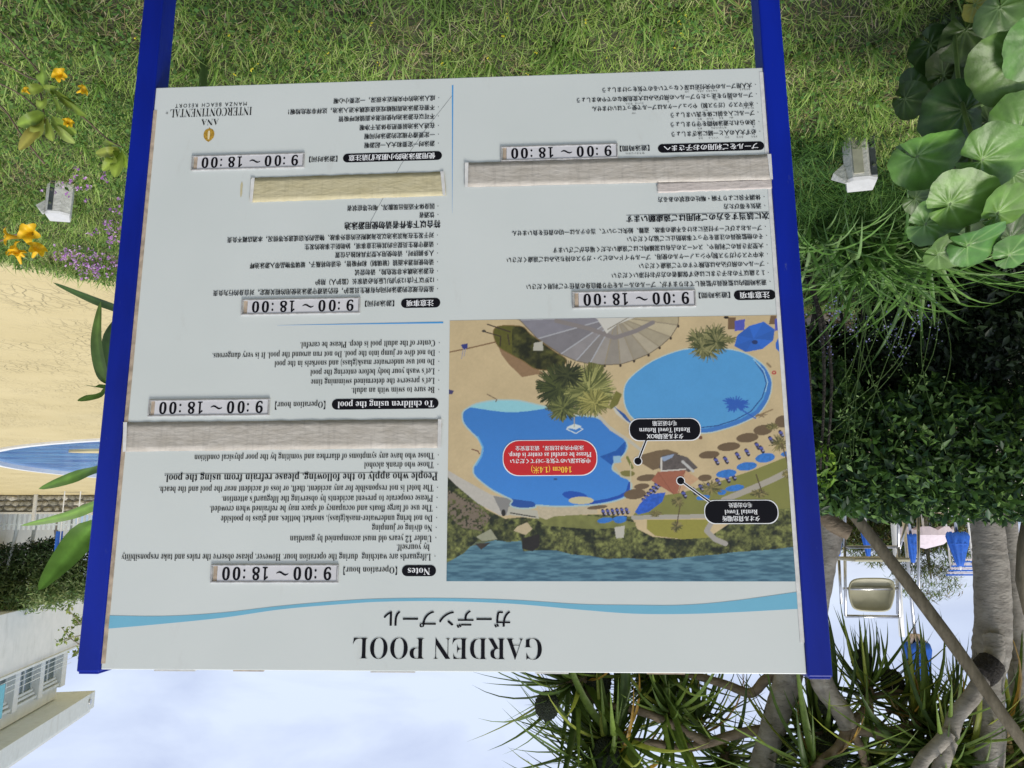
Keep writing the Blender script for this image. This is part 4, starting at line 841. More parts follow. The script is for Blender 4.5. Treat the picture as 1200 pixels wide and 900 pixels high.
for k, (px, py, r_, Y, nx, ny, nz, ux, uz, sh) in enumerate((
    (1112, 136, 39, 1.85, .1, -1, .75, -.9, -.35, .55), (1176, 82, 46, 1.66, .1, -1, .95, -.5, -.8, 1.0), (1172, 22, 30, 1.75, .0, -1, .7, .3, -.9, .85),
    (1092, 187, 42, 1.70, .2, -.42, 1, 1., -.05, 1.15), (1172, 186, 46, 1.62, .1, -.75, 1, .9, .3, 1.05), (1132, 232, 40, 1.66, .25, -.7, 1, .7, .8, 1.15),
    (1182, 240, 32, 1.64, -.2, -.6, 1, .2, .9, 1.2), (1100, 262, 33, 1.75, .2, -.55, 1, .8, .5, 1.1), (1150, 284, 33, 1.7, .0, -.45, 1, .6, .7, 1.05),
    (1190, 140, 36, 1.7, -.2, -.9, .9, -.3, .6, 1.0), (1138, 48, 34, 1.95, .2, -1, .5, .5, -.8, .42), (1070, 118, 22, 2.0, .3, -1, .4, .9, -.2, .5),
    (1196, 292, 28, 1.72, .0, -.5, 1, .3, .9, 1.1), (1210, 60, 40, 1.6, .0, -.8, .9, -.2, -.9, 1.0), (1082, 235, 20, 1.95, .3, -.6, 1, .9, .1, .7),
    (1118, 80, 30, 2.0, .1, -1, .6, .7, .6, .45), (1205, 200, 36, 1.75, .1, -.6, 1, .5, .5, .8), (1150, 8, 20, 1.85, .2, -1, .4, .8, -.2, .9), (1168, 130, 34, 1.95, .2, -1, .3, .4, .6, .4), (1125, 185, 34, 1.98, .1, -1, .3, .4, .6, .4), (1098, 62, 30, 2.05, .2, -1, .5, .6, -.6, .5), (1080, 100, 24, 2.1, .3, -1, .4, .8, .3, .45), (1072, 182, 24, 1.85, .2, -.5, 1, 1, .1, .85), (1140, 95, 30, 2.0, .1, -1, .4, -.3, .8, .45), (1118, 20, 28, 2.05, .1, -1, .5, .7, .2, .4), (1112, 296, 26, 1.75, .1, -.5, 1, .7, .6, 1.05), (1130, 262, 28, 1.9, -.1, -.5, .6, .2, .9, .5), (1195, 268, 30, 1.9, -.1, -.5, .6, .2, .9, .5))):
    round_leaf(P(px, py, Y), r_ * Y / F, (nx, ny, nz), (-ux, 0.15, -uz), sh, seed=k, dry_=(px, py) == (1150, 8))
# lower layer: leaf colour darkened to stand for the shade inside the clump
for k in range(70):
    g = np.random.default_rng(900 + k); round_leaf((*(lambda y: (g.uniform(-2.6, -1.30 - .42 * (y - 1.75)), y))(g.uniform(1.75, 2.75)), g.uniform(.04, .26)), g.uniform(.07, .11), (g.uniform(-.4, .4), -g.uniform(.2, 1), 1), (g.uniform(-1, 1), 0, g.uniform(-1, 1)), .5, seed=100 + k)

# ================================================================== strap-leaved clumps (each leaf a part; a few leaf shapes shared)
def strap_variants(n_, ln, wd, cols, droop=(1.2, 2.0), segs=9, fold=.22, mat_='leaf', lean=(.15, .5), prof=None):
    out_ = []
    for k in range(n_):
        g = rng.uniform(size=6); c = lin(cols[k % len(cols)])
        V, Fq, per = ribbons(np.zeros((1, 3)), np.array([0.]), np.array([lean[0] + (lean[1] - lean[0]) * g[0]]), np.array([ln * (.8 + .4 * g[1])]), np.array([wd * (.8 + .4 * g[2])]),
                             np.array([droop[0] + (droop[1] - droop[0]) * g[3]]), segs=segs, fold=fold, twist=np.array([(g[4] - .5) * .8]), prof=prof)
        cc = np.tile(c, (len(V), 1)); mid = np.arange(len(V)) % 3 == 1; cc[mid] *= 1.25
        me = bpy.data.meshes.new('leaf'); me.from_pydata(V.tolist(), [], Fq.tolist()); a = me.color_attributes.new('Col', 'FLOAT_COLOR', 'POINT')
        c4 = np.ones((len(V), 4), np.float32); c4[:, :3] = cc; a.data.foreach_set('color', c4.ravel()); me.polygons.foreach_set('use_smooth', np.ones(len(me.polygons), bool)); me.materials.append(M[mat_]); me.update(); out_.append(me)
    return out_
def put(name, me, parent, loc, rot, sc_=1.):
    o = bpy.data.objects.new(name, me); C.objects.link(o); o.parent = parent; o.location = loc; o.rotation_euler = rot; o.scale = (sc_,) * 3; return o
SV = strap_variants(14, .78, .030, [(84, 120, 54), (106, 142, 72), (66, 98, 44), (122, 150, 94)], droop=(1.0, 2.6))
for k, (px, py, nleaf, lab, sc_) in enumerate(((965, 258, 60, 'strap-leaved clump right beside the blue post at the lawn edge', .8), (1015, 262, 80, 'fullest strap-leaved clump behind the white and grey ground light', 1.0),
                                      (1080, 268, 70, 'strap-leaved clump between the round leaves and the dark shrub', 1.05), (990, 285, 60, 'strap-leaved clump drooping in front of the dark shrub', .95))):
    q = G(px, py); root = empty('strap_leaf_plant', (q[0], q[1], 0), lab, 'plant', 'strap-leaved clumps at the lawn edge')
    for j in range(nleaf):
        put('leaf', random.choice(SV), root, (random.gauss(0, .06), random.gauss(0, .05), 0), (random.gauss(0, .15), random.gauss(0, .15), random.uniform(0, 6.28)), sc_ * random.uniform(.6, 1.15))
    for j in range(3):
        a = random.uniform(0, 6.28); hgt = random.uniform(.45, .62); tp = Vector((.18 * math.cos(a), .18 * math.sin(a), hgt)); sk = MB().tube([(0, 0, 0), tp * .55 + Vector((0, 0, .06)), tp], [.003, .0025, .0015], 5).build('flower_stalk', M['stalk'], root)
        cen = np.array(tp) + rng.normal(0, 1, (34, 3)) * [.02, .02, .05]; V, Fq, per = leaves(cen, rng.uniform(.008, .014, 34), .4, .8)
        mk('flower_buds', V, Fq, M['grass'], sk, col=colrep(pick(34, [(150, 150, 190), (120, 120, 170), (96, 120, 70)], .2), per), kind='stuff')

# ================================================================== shrubs
def blob_points(n, cen, rad, hollow=.55):
    d = rng.normal(size=(n, 3)); d /= np.linalg.norm(d, axis=1)[:, None]; r_ = rng.uniform(hollow, 1, n) ** .5
    lump = .8 + .35 * vnoise(d[:, 0] * 2 + 9, d[:, 1] * 2 + d[:, 2] * 3 + 9, 1.6, int(abs(cen[0] * 10)))
    return np.array(cen) + d * (r_ * lump)[:, None] * np.array(rad)
def shrub(name, lab, cat, base, blobs, nl, size, cols, aspect=.42, stems=6, group=None, upb=.45, stem_r=.014, jit=.28):
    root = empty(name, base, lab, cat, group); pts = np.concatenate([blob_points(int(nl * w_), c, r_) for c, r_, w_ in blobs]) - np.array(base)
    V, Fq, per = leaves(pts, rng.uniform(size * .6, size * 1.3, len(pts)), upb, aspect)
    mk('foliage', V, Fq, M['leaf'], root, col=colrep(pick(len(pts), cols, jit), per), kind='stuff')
    for k in range(stems):
        c, r_, _ = blobs[(k + 1) % len(blobs)]; t = np.array(c) - np.array(base) + rng.normal(0, .4, 3) * np.array(r_); m_ = t * .5 + rng.normal(0, .05, 3)
        MB().tube([tuple(v) for v in catmull([(t[0] * .8 + rng.normal(0, .04), t[1] + .1, -.02), m_ * [1.5, 1, 1], t], 4)], list(np.linspace(stem_r, stem_r * .4, 9)), 6).build('stem', M['fibre'], root, smooth=True)
    return root
SH = [(54, 80, 42), (74, 106, 50), (42, 62, 38), (108, 140, 72), (60, 88, 60), (86, 118, 56)]
bl = [(P(1010, 530, 4.2), (.54, .4, .36), .30), (P(1100, 520, 4.3), (.54, .4, .40), .30), (P(1190, 530, 4.2), (.5, .4, .36), .22), (P(965, 480, 4.3), (.2, .3, .36), .08), (P(1060, 560, 4.1), (.55, .3, .14), .07), (P(985, 585, 4.1), (.16, .2, .10), .02), (P(1045, 592, 4.1), (.14, .2, .10), .02), (P(1110, 588, 4.15), (.17, .2, .12), .02), (P(1175, 592, 4.1), (.2, .2, .10), .02)]
shrub('dark_shrub', 'dense dark green shrub with small leaves behind the strap-leaved clumps', 'shrub', (-2.3, 4.7, 0), bl, 15000, .068, SH, stems=5)
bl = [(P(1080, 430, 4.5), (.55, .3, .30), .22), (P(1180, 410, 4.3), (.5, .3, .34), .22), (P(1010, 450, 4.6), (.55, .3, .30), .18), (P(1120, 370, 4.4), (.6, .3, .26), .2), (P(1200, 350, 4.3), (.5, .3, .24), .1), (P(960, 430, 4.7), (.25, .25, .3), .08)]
shrub('shade_shrub', 'low bush with leaves darkened to stand for deep shade under the pandanus trees', 'shrub', (-2.6, 4.8, 0), bl, 17000, .066, [(40, 54, 34), (54, 70, 42), (30, 42, 28)], stems=3)  # dark leaf colours put the deep shade beneath the trees into the foliage
bl = [(P(960, 548, 3.5), (.05, .1, .09), 1)]
shrub('low_bush', 'bright yellow-green sprig beside the right-hand blue post', 'bush', (-1.7, 3.9, 0), [(P(965, 548, 3.9), (.06, .1, .12), 1)], 90, .045, [(130, 160, 60), (100, 136, 50)], stems=3)

sp0 = G(1030, 300); root = empty('wispy_grass_plant', (sp0[0], sp0[1], 0), 'wispy plant with long thin arching stalks in front of the dark shrub', 'plant')
for k in range(16):
    a = (random.uniform(950, 1120), random.uniform(430, 560)); p1 = P(*a, 3.75) - np.array(root.location); p0 = np.array([random.uniform(-.4, .4), random.uniform(-.1, .1), 0]); m_ = (p0 + p1) / 2 + np.array([random.uniform(-.1, .1), 0, .12])
    ps = catmull([p0, m_, p1], 6); st = MB().tube([tuple(q) for q in ps], list(np.linspace(.0035, .0012, len(ps))), 5).build('stalk', M['stalk'], root, smooth=True)
    cen = np.array([ps[-1 - int(abs(random.gauss(0, 3))) % 8] for _ in range(16)]) + rng.normal(0, .02, (16, 3)); V, Fq, per = leaves(cen, rng.uniform(.012, .03, 16), .4, .4)
    mk('leaflets', V, Fq, M['leaf'], st, col=colrep(pick(16, [(96, 124, 62), (120, 146, 84), (80, 104, 54)], .2), per), kind='stuff')
# broad pointed leaves to the right of the other post: seen left of it in the photograph
gp = P(205, 500, 2.15); root = empty('broad_leaf_plant', (gp[0], gp[1], -.02), 'plant with long pointed green leaves reaching past the blue post over yellow paving', 'plant')
def lance(root, pts, wd, colour, roll=0., name='leaf'):
    ps = [np.array(p) - np.array(root.location) for p in catmull(pts, 6)]; n = len(ps); V = []; col = []; c = lin(colour)
    for k, p in enumerate(ps):
        t = k / (n - 1); tg = ps[min(k + 1, n - 1)] - ps[max(k - 1, 0)]; tg /= np.linalg.norm(tg); vd = (p + np.array(root.location)) - CAM; vd /= np.linalg.norm(vd)
        s = np.cross(tg, np.array([.25, -.6 + roll, .75])); s /= np.linalg.norm(s) + 1e-9; nn = np.cross(s, tg); w_ = wd * (math.sin(math.pi * min(1, t * .86 + .14)) ** .75 if t < 1 else 0) * (1 if t > .1 else .6)
        for q, zz in ((-1, .12), (-.5, .05), (0, -.02), (.5, .05), (1, .12)):
            V.append(p + s * q * w_ * .6 + nn * zz * w_); col.append(c * (1.35 if q == 0 else .95 + .12 * math.sin(q * 9 + t * 3)))
    Fc = [(k * 5 + j, k * 5 + j + 1, k * 5 + j + 6, k * 5 + j + 5) for k in range(n - 1) for j in range(4)]
    return mk(name, V, Fc, M['leaf'], root, col=np.array(col), smooth=True)
for pts, wd, c in (([P(160, 372, 2.15), P(138, 361, 2.1), P(108, 350, 2.05), P(62, 331, 2.0)], .034, (62, 88, 38)),
                   ([P(134, 452, 2.1), P(122, 440, 2.05), P(114, 400, 2.0), P(118, 353, 1.98)], .038, (92, 118, 54)),
                   ([P(150, 460, 2.2), P(132, 440, 2.18), P(127, 400, 2.15), P(140, 370, 2.1)], .036, (58, 84, 36)),
                   ([P(160, 445, 2.1), P(130, 455, 2.0), P(112, 462, 1.96), P(91, 470, 1.9)], .040, (96, 126, 60)),
                   ([P(160, 448, 2.15), P(130, 450, 2.1), P(116, 453, 2.05), P(100, 451, 2.0)], .022, (84, 112, 52)),
                   ([P(170, 515, 2.0), P(125, 542, 1.93), P(90, 556, 1.88), P(45, 573, 1.84)], .046, (86, 120, 48)),
                   ([P(170, 570, 2.05), P(118, 588, 1.98), P(80, 603, 1.94), P(24, 616, 1.9)], .036, (116, 150, 72)),
                   ([P(150, 590, 1.95), P(108, 618, 1.88), P(75, 655, 1.84), P(45, 692, 1.8)], .055, (96, 134, 54)),
                   ([P(200, 420, 2.3), P(230, 360, 2.3), P(240, 330, 2.25), P(262, 300, 2.2)], .04, (80, 110, 46)), ([P(200, 440, 2.3), P(240, 440, 2.3), P(280, 460, 2.2), P(300, 500, 2.2)], .04, (80, 110, 46))):
    lance(root, pts, wd, c)
rl = np.array(root.location)
for a, b_ in (((205, 500), (150, 455)), ((205, 480), (160, 380)), ((205, 520), (165, 520)), ((200, 540), (155, 590)), ((206, 470), (200, 430))):
    p0 = P(*a, 2.2) - rl; p1 = P(*b_, 2.12) - rl; MB().tube([tuple(p0), tuple((p0 + p1) / 2 + np.array([0, 0, .02])), tuple(p1)], [.008, .007, .005], 7).build('stalk', M['stalk'], root, smooth=True)
MB().tube([(0.05, .1, -.05), (0.02, .06, .4), tuple(P(205, 500, 2.2) - rl), tuple(P(203, 560, 2.2) - rl)], [.014, .012, .01, .007], 8).build('stem', M['stalk'], root, smooth=True)

# yellow trumpet vine
vr = P(-40, 90, 1.9); root = empty('trumpet_vine', vr, 'trailing vine with yellow trumpet flowers and lime leaves at the lawn edge', 'vine')
def stem_px(pts, r_=.0022):
    MB().tube([tuple(p - vr) for p in catmull([P(*k) for k in pts], 5)], r_, 6).build('stem', mat('vine_stem', (.16, .11, .07), .8, noise=.3, nscale=60) if 'vs' not in M else M['vs'], root, smooth=True)
M['vs'] = mat('vine_stem', (.17, .12, .08), .8, noise=.3, nscale=60)
for pts in ([(-40, 20, 1.9), (0, 36, 1.88), (30, 66, 1.85), (52, 92, 1.84)], [(-40, 60, 1.9), (0, 72, 1.87), (35, 91, 1.85), (60, 96, 1.84)], [(-40, 80, 1.88), (0, 98, 1.86), (26, 112, 1.84), (45, 128, 1.83)],
            [(-40, 110, 1.86), (0, 124, 1.85), (25, 158, 1.84), (52, 192, 1.86)], [(70, 118, 1.84), (98, 138, 1.84), (125, 162, 1.85), (142, 172, 1.85)], [(-40, 290, 1.75), (-5, 284, 1.76), (15, 276, 1.77), (30, 272, 1.77)], [(45, 90, 1.84), (50, 125, 1.84), (55, 150, 1.84)]): stem_px(pts)
gv = P(-40, 20, 1.9); MB().tube([tuple(np.array(p) - vr) for p in ([gv[0] + .05, 1.92, -.02], P(-40, 20, 1.9), P(-40, 60, 1.9), P(-40, 110, 1.86), P(-40, 200, 1.8), P(-40, 290, 1.75))], [.006, .005, .004, .004, .003, .003], 7).build('stem', M['vs'], root, smooth=True)
def vleaf(a, b_, wd, c=(140, 158, 60), Y=1.83):
    m_ = ((a[0] + b_[0]) / 2, (a[1] + b_[1]) / 2); lance(root, [P(*a, Y), P(*m_, Y - .02), P(*b_, Y - .01)], wd, c, roll=random.uniform(-.5, .3))
for a, b_, w_, c in (((52, 100), (46, 68), .034, (120, 146, 60)), ((50, 102), (24, 108), .022, (140, 158, 70)), ((52, 104), (70, 104), .022, (146, 166, 74)), ((56, 110), (44, 128), .026, (134, 154, 64)), ((60, 108), (74, 136), .032, (128, 152, 60)), ((64, 108), (92, 128), .028, (132, 150, 58)),
                     ((72, 116), (102, 136), .03, (120, 142, 54)), ((52, 134), (20, 147), .03, (126, 150, 60)), ((52, 138), (38, 162), .034, (150, 160, 70)), ((54, 140), (62, 166), .032, (140, 156, 66)), ((60, 142), (90, 156), .034, (138, 160, 70)), ((66, 150), (88, 168), .024, (156, 172, 90)), ((52, 140), (22, 176), .030, (158, 152, 70)),
                     ((140, 176), (112, 180), .022, (150, 160, 70)), ((140, 178), (120, 200), .024, (146, 166, 64)), ((142, 178), (134, 208), .034, (158, 180, 70)), ((142, 176), (150, 198), .028, (140, 166, 62)), ((138, 172), (120, 168), .02, (140, 160, 66))): vleaf(a, b_, w_, c)
M['petal'] = mat('petal', (.85, .52, .015), .5, noise=.15, nscale=60, trans=.3)
def trumpet(px, py, Y, r_, nrm, tube_px=None):
    c = P(px, py, Y) - vr; n = np.array(nrm, float); n /= np.linalg.norm(n); u = np.cross(n, [0.1, .2, 1]); u /= np.linalg.norm(u); v = np.cross(n, u); V = []; na = 30; ph = random.uniform(0, 6)
    prof = [(-1.9, .10), (-1.5, .16), (-.7, .26), (-.25, .40), (0, .66), (.02, 1.0)]
    for z, q in prof:
        for k in range(na):
            a = 2 * math.pi * k / na; lobes = 1 + (.20 * math.cos(5 * a + ph) if q > .5 else 0) * q; V.append(c + (u * math.cos(a) + v * math.sin(a)) * r_ * q * lobes + n * r_ * (z - (.18 * math.cos(5 * a + ph) if q == 1 else 0)))
    Fc = [(j * na + k, j * na + (k + 1) % na, (j + 1) * na + (k + 1) % na, (j + 1) * na + k) for j in range(len(prof) - 1) for k in range(na)]
    fl = mk('flower', V, Fc, M['petal'], root, smooth=True)
    b0 = c - n * r_ * 1.7; MB().tube([tuple(b0 - n * r_ * .5), tuple(b0), tuple(b0 + n * r_ * .5)], [r_ * .05, r_ * .16, r_ * .12], 8).build('calyx', M['stalk'], fl, smooth=True)
for a in ((69, 87, 1.78, .018, (-.1, -1, .1)), (98, 105, 1.78, .014, (-.95, -.3, -.2)), (80, 143, 1.79, .013, (-.6, -.8, -.2)), (29, 105, 1.8, .010, (.3, -1, -.2)), (33, 273, 1.68, .023, (-.15, -1, .25)), (14, 290, 1.68, .020, (.6, -.7, -.5)), (44, 291, 1.68, .020, (-.7, -.6, -.5)), (6, 277, 1.69, .020, (.8, -.5, .1)), (20, 296, 1.69, .018, (0, -.7, -.8))): trumpet(*a)

# ================================================================== pandanus trees
TO = .8
def T(px, py, Y): return P(px, py, Y + TO)
def spline_trunk(pts, rad, root, name, material=None, seg=14, rings=True):
    ps = catmull([np.array(p) for p in pts], 9); n = len(ps); rr = np.interp(np.linspace(0, 1, n), np.linspace(0, 1, len(rad)), rad) * (.8 if name == 'branch' else 1)
    rr = rr * (1 + .018 * np.sin(np.arange(n) * 2.4) * rings + rng.uniform(-.02, .02, n)); off = np.array(root.location)
    return MB().tube([tuple(p - off) for p in ps], list(rr), seg, jit=.02).build(name, material or M['bark'], root, smooth=True)
def tr_px(w_, Y): return w_ / 2 * .9 * (Y + TO) / F
PV = []
for cols in ([(86, 108, 46), (108, 130, 58), (66, 86, 40)], [(140, 150, 62), (100, 120, 52)]):
    PV.append(strap_variants(14, 1.05, .064, cols, droop=(.1, 1.1), segs=7, fold=.30, lean=(0, .1), prof=[.8, 1, .92, .80, .64, .45, .24, .02]))
DV = strap_variants(4, .7, .05, [(150, 128, 84), (176, 140, 60)], droop=(.8, 1.6), segs=6, fold=.3, lean=(0, .1), prof=[.8, 1, .95, .8, .6, .35, .05])
def rosette(root, c, ax, n_, sc_=1., dead=2):
    """head of sword leaves spiralling round the branch end; ax = direction the tip points"""
    hub_c = np.array(c) - np.array(root.location); ax = Vector(ax).normalized()
    hub = MB().tube([tuple(hub_c - np.array(ax) * .16), tuple(hub_c), tuple(hub_c + np.array(ax) * .10)], [.035 * sc_, .045 * sc_, .012], 8).build('leaf_head', M['bark_warm'], root, smooth=True)
    for k in range(n_):
        t = k / n_; inc = .25 + 1.75 * t ** .8 + random.gauss(0, .10); az = k * 2.399 + random.gauss(0, .12)
        d = ax.orthogonal().normalized(); d = Matrix.Rotation(az, 3, ax) @ d; dirv = (ax * math.cos(inc) + d * math.sin(inc)).normalized()
        # variant leaf leaves along +Z bending to +X
        z = dirv; xdir = (Vector((0, 0, -1)) + dirv * dirv.z); xdir = xdir.normalized() if xdir.length > .1 else d
        y = z.cross(xdir).normalized(); mt = Matrix((xdir, y, z)).transposed()
        me = random.choice(DV if k >= n_ - dead else PV[0] if random.random() < .7 else PV[1])
        o = put('leaf', me, hub, Vector(hub_c) - ax * (.12 * t), mt.to_euler(), sc_ * random.uniform(.75, 1.15) * (1 - .25 * (t < .2)))
    if n_ > 26:                      # the crowded inner leaves of the head, too tangled to tell apart
        Vs = []; Fs = []; Cs = []
        for k in range(int(n_ * .95)):
            t = random.random(); inc = .2 + 1.8 * t; az = random.uniform(0, 6.28); d = Matrix.Rotation(az, 3, ax) @ ax.orthogonal().normalized(); z = (ax * math.cos(inc) + d * math.sin(inc)).normalized()
            xdir = Vector((0, 0, -1)) + z * z.z; xdir = xdir.normalized() if xdir.length > .1 else d; y = z.cross(xdir).normalized(); mt = np.array(Matrix((xdir, y, z)).transposed())
            me = random.choice(PV[0]); v = np.zeros(len(me.vertices) * 3); me.vertices.foreach_get('co', v); v = v.reshape(-1, 3) * sc_ * random.uniform(.5, .95) @ mt.T + np.array(hub_c); n0 = sum(len(q) for q in Vs); Vs.append(v)
            Fs += [tuple(n0 + i for i in p_.vertices) for p_ in me.polygons]; cc = np.zeros(len(me.vertices) * 4); me.color_attributes[0].data.foreach_get('color', cc); Cs.append(cc.reshape(-1, 4)[:, :3] * random.uniform(.7, 1.1))
        mk('inner_leaves', np.concatenate(Vs), Fs, M['leaf'], hub, col=np.concatenate(Cs), smooth=True, kind='stuff')
    return hub
def fruit(root, c, r_):
    V = []; Fc = []; n = 60; c = np.array(c) - np.array(root.location)
    core = []
    bm = bmesh.new(); bmesh.ops.create_icosphere(bm, subdivisions=3, radius=r_)
    for v in bm.verts: v.co.z *= 1.15
    bmesh.ops.poke(bm, faces=bm.faces[:], offset=r_ * .09)
    me = bpy.data.meshes.new('fruit'); bm.to_mesh(me); bm.free(); me.materials.append(M['fruit']); o = bpy.data.objects.new('fruit', me); C.objects.link(o); o.parent = root; o.location = tuple(c)
# tree behind the sign (slanting pale trunk)
b0 = T(935, 560, 5.0); rA = empty('pandanus_tree', (b0[0], b0[1], 0), 'pandanus with slanting pale trunk rising above the sign, blue post side', 'tree', 'pandanus trees above the sign')
spline_trunk([(b0[0], b0[1], -.1), T(940, 650, 5.0), T(931, 750, 5.0), T(922, 800, 5.0), T(908, 845, 5.0), T(890, 905, 5.0), T(870, 960, 5.0)], [tr_px(38, 5), tr_px(36, 5), tr_px(34, 5), tr_px(33, 5), tr_px(30, 5), tr_px(28, 5), tr_px(26, 5)], rA, 'trunk')
spline_trunk([T(908, 854, 5.05), T(865, 860, 5.1), T(805, 876, 5.2), T(760, 870, 5.25), T(715, 868, 5.3)], [.055, .045, .042, .035, .03], rA, 'branch', M['bark_warm'], 10)
spline_trunk([T(830, 872, 5.15), T(790, 850, 5.2), T(745, 832, 5.2), T(705, 825, 5.25), T(672, 800, 5.3)], [.042, .04, .038, .034, .03], rA, 'branch', M['bark_warm'], 10)
spline_trunk([T(925, 785, 5.05), T(898, 796, 5.1), T(880, 812, 5.15), T(850, 802, 5.2), T(805, 790, 5.3), T(770, 792, 5.3)], [.055, .05, .045, .04, .035, .03], rA, 'branch', M['bark_warm'], 10)
spline_trunk([T(870, 960, 5.0), T(800, 935, 5.1), T(740, 925, 5.2), T(700, 915, 5.3)], [.06, .05, .04, .035], rA, 'branch', M['bark_warm'], 10)
for (px, py, Y, ax, n_, sc_) in ((712, 868, 5.3, (1, -.1, .25), 44, 1.0), (668, 800, 5.3, (.9, .2, .2), 36, .95), (785, 835, 5.3, (.3, -.4, -.2), 36, .85), (768, 792, 5.4, (.7, .3, .6), 36, .9), (702, 915, 5.3, (.8, -.2, .6), 44, 1.0), (850, 900, 5.4, (.1, -.2, .8), 40, .9), (815, 845, 5.6, (.2, .3, -.4), 30, .8)):
    rosette(rA, T(px, py, Y), ax, n_, sc_)
for px, py, Y, r_ in ((641, 827, 5.1, 13), (700, 798, 5.3, 15), (712, 884, 5.2, 16), (760, 795, 5.6, 14), (913, 880, 5.3, 18)): fruit(rA, T(px, py, Y), r_ * (Y + TO) / F)
# forked tree directly behind the post
b0 = T(972, 560, 4.7); rB = empty('pandanus_tree', (b0[0], b0[1], 0), 'forked pandanus with a cut stub, trunk right behind the blue post', 'tree', 'pandanus trees above the sign')
spline_trunk([(b0[0], b0[1], -.1), T(972, 600, 4.7), T(966, 660, 4.7), T(955, 730, 4.7), T(962, 795, 4.7), T(985, 832, 4.7), T(994, 852, 4.7)], [tr_px(34, 4.7), tr_px(32, 4.7), tr_px(28, 4.7), tr_px(28, 4.7), tr_px(27, 4.7), tr_px(24, 4.7), tr_px(22, 4.7)], rB, 'trunk')
sb = spline_trunk([T(964, 600, 4.66), T(975, 613, 4.62), T(990, 622, 4.58), T(996, 625, 4.57)], [.055, .06, .055, .05], rB, 'cut_stub', M['bark_warm'], 12)
for pts, rr in (([T(994, 852, 4.7), T(983, 875, 4.7), T(960, 895, 4.7), T(945, 920, 4.7)], [.055, .042, .04, .035]), ([T(994, 850, 4.7), T(1010, 835, 4.75), T(1022, 818, 4.8), T(1045, 812, 4.85), T(1056, 810, 4.9)], [.05, .035, .03, .028, .024]),
                ([T(996, 854, 4.7), T(1020, 858, 4.7), T(1050, 855, 4.7), T(1085, 845, 4.7)], [.05, .04, .036, .03]), ([T(1020, 858, 4.7), T(1048, 868, 4.75), T(1070, 882, 4.8), T(1085, 905, 4.8)], [.04, .036, .03, .03]), ([T(1022, 818, 4.8), T(1019, 806, 4.82), T(1017, 798, 4.84)], [.034, .032, .03]),
                ([T(996, 856, 4.75), T(1008, 875, 4.8), T(1015, 905, 4.9)], [.045, .035, .03])): spline_trunk(pts, rr, rB, 'branch', M['bark_warm'], 10)
for (px, py, Y, ax, n_, sc_) in ((1017, 806, 4.84, (.05, -.35, -1), 34, .62), (1062, 836, 4.95, (-.4, .1, .1), 26, .62), (1090, 850, 4.75, (-.5, -.2, .3), 34, .7), (948, 912, 4.75, (.4, -.2, .7), 40, .85), (1086, 895, 4.8, (-.4, -.3, .6), 40, .9), (1016, 895, 5.0, (0, -.2, .8), 34, .85), (955, 855, 5.1, (.5, .2, -.2), 36, .85)):
    rosette(rB, T(px, py, Y), ax, n_, sc_)
for px, py, Y, r_ in ((1010, 775, 4.85, 11), (975, 825, 4.9, 14), (1046, 800, 4.95, 12), (975, 880, 4.9, 16)): fruit(rB, T(px, py, Y), r_ * (Y + TO) / F)
# big grey trunk at the left edge of the place
b0 = T(1158, 545, 4.4); rC = empty('pandanus_tree', (b0[0], b0[1], 0), 'thickest pale grey trunk with a dark fibrous knot, beside the lifeguard chair', 'tree', 'pandanus trees above the sign')
Yc = 4.4
spline_trunk([(b0[0], b0[1], -.1), T(1156, 600, Yc), T(1161, 660, Yc), T(1164, 720, Yc), T(1162, 760, Yc), T(1158, 800, Yc), T(1160, 850, Yc), T(1157, 920, Yc)], [tr_px(40, Yc), tr_px(38, Yc), tr_px(41, Yc), tr_px(42, Yc), tr_px(44, Yc), tr_px(34, Yc), tr_px(36, Yc), tr_px(34, Yc)], rC, 'trunk')
spline_trunk([T(1164, 745, Yc - .12), T(1165, 765, Yc - .16), T(1158, 782, Yc - .2), T(1150, 800, Yc - .22)], [.08, .075, .065, .06], rC, 'branch', None, 12)
spline_trunk([T(1156, 786, Yc - .22), T(1140, 815, Yc - .22), T(1120, 840, Yc - .22), T(1112, 870, Yc - .22), T(1100, 905, Yc - .2)], [.063, .064, .062, .06, .058], rC, 'branch', None, 12)
spline_trunk([T(1112, 858, Yc - .25), T(1100, 872, Yc - .25), T(1082, 890, Yc - .25), T(1070, 915, Yc - .25)], [.055, .052, .05, .05], rC, 'branch', None, 12)
spline_trunk([T(1162, 777, Yc - .2), T(1155, 786, Yc - .22), T(1150, 793, Yc - .24)], [.082, .088, .076], rC, 'fibre_knot', M['fibre'], 12)
hp = T(1148, 783, Yc - .22) - np.array(rC.location); nh = 260; hb = hp + rng.normal(0, .028, (nh, 3)); V, Fq, per = ribbons(hb, rng.uniform(0, 6.28, nh), rng.uniform(0, 3.1, nh), rng.uniform(.03, .09, nh), np.full(nh, .003), rng.uniform(-.5, .5, nh), segs=2)
mk('root_hair', V, Fq, M['fibre'], rC, kind='stuff')
for (px, py, Y, ax, n_, sc_) in ((1105, 885, 4.5, (.3, -.3, .9), 34, .8), (1185, 870, 4.9, (-.3, .2, .6), 36, .85), (1130, 930, 4.6, (0, -.2, .9), 36, .9), (1200, 905, 4.6, (-.5, -.2, .9), 30, .9), (1120, 810, 4.9, (.3, .1, -.9), 14, .42)): rosette(rC, T(px, py, Y), ax, n_, sc_)
b0 = T(1192, 560, 5.2); rD = empty('pandanus_tree', (b0[0], b0[1], 0), 'thinner pale trunk standing close behind the thickest one', 'tree', 'pandanus trees above the sign')
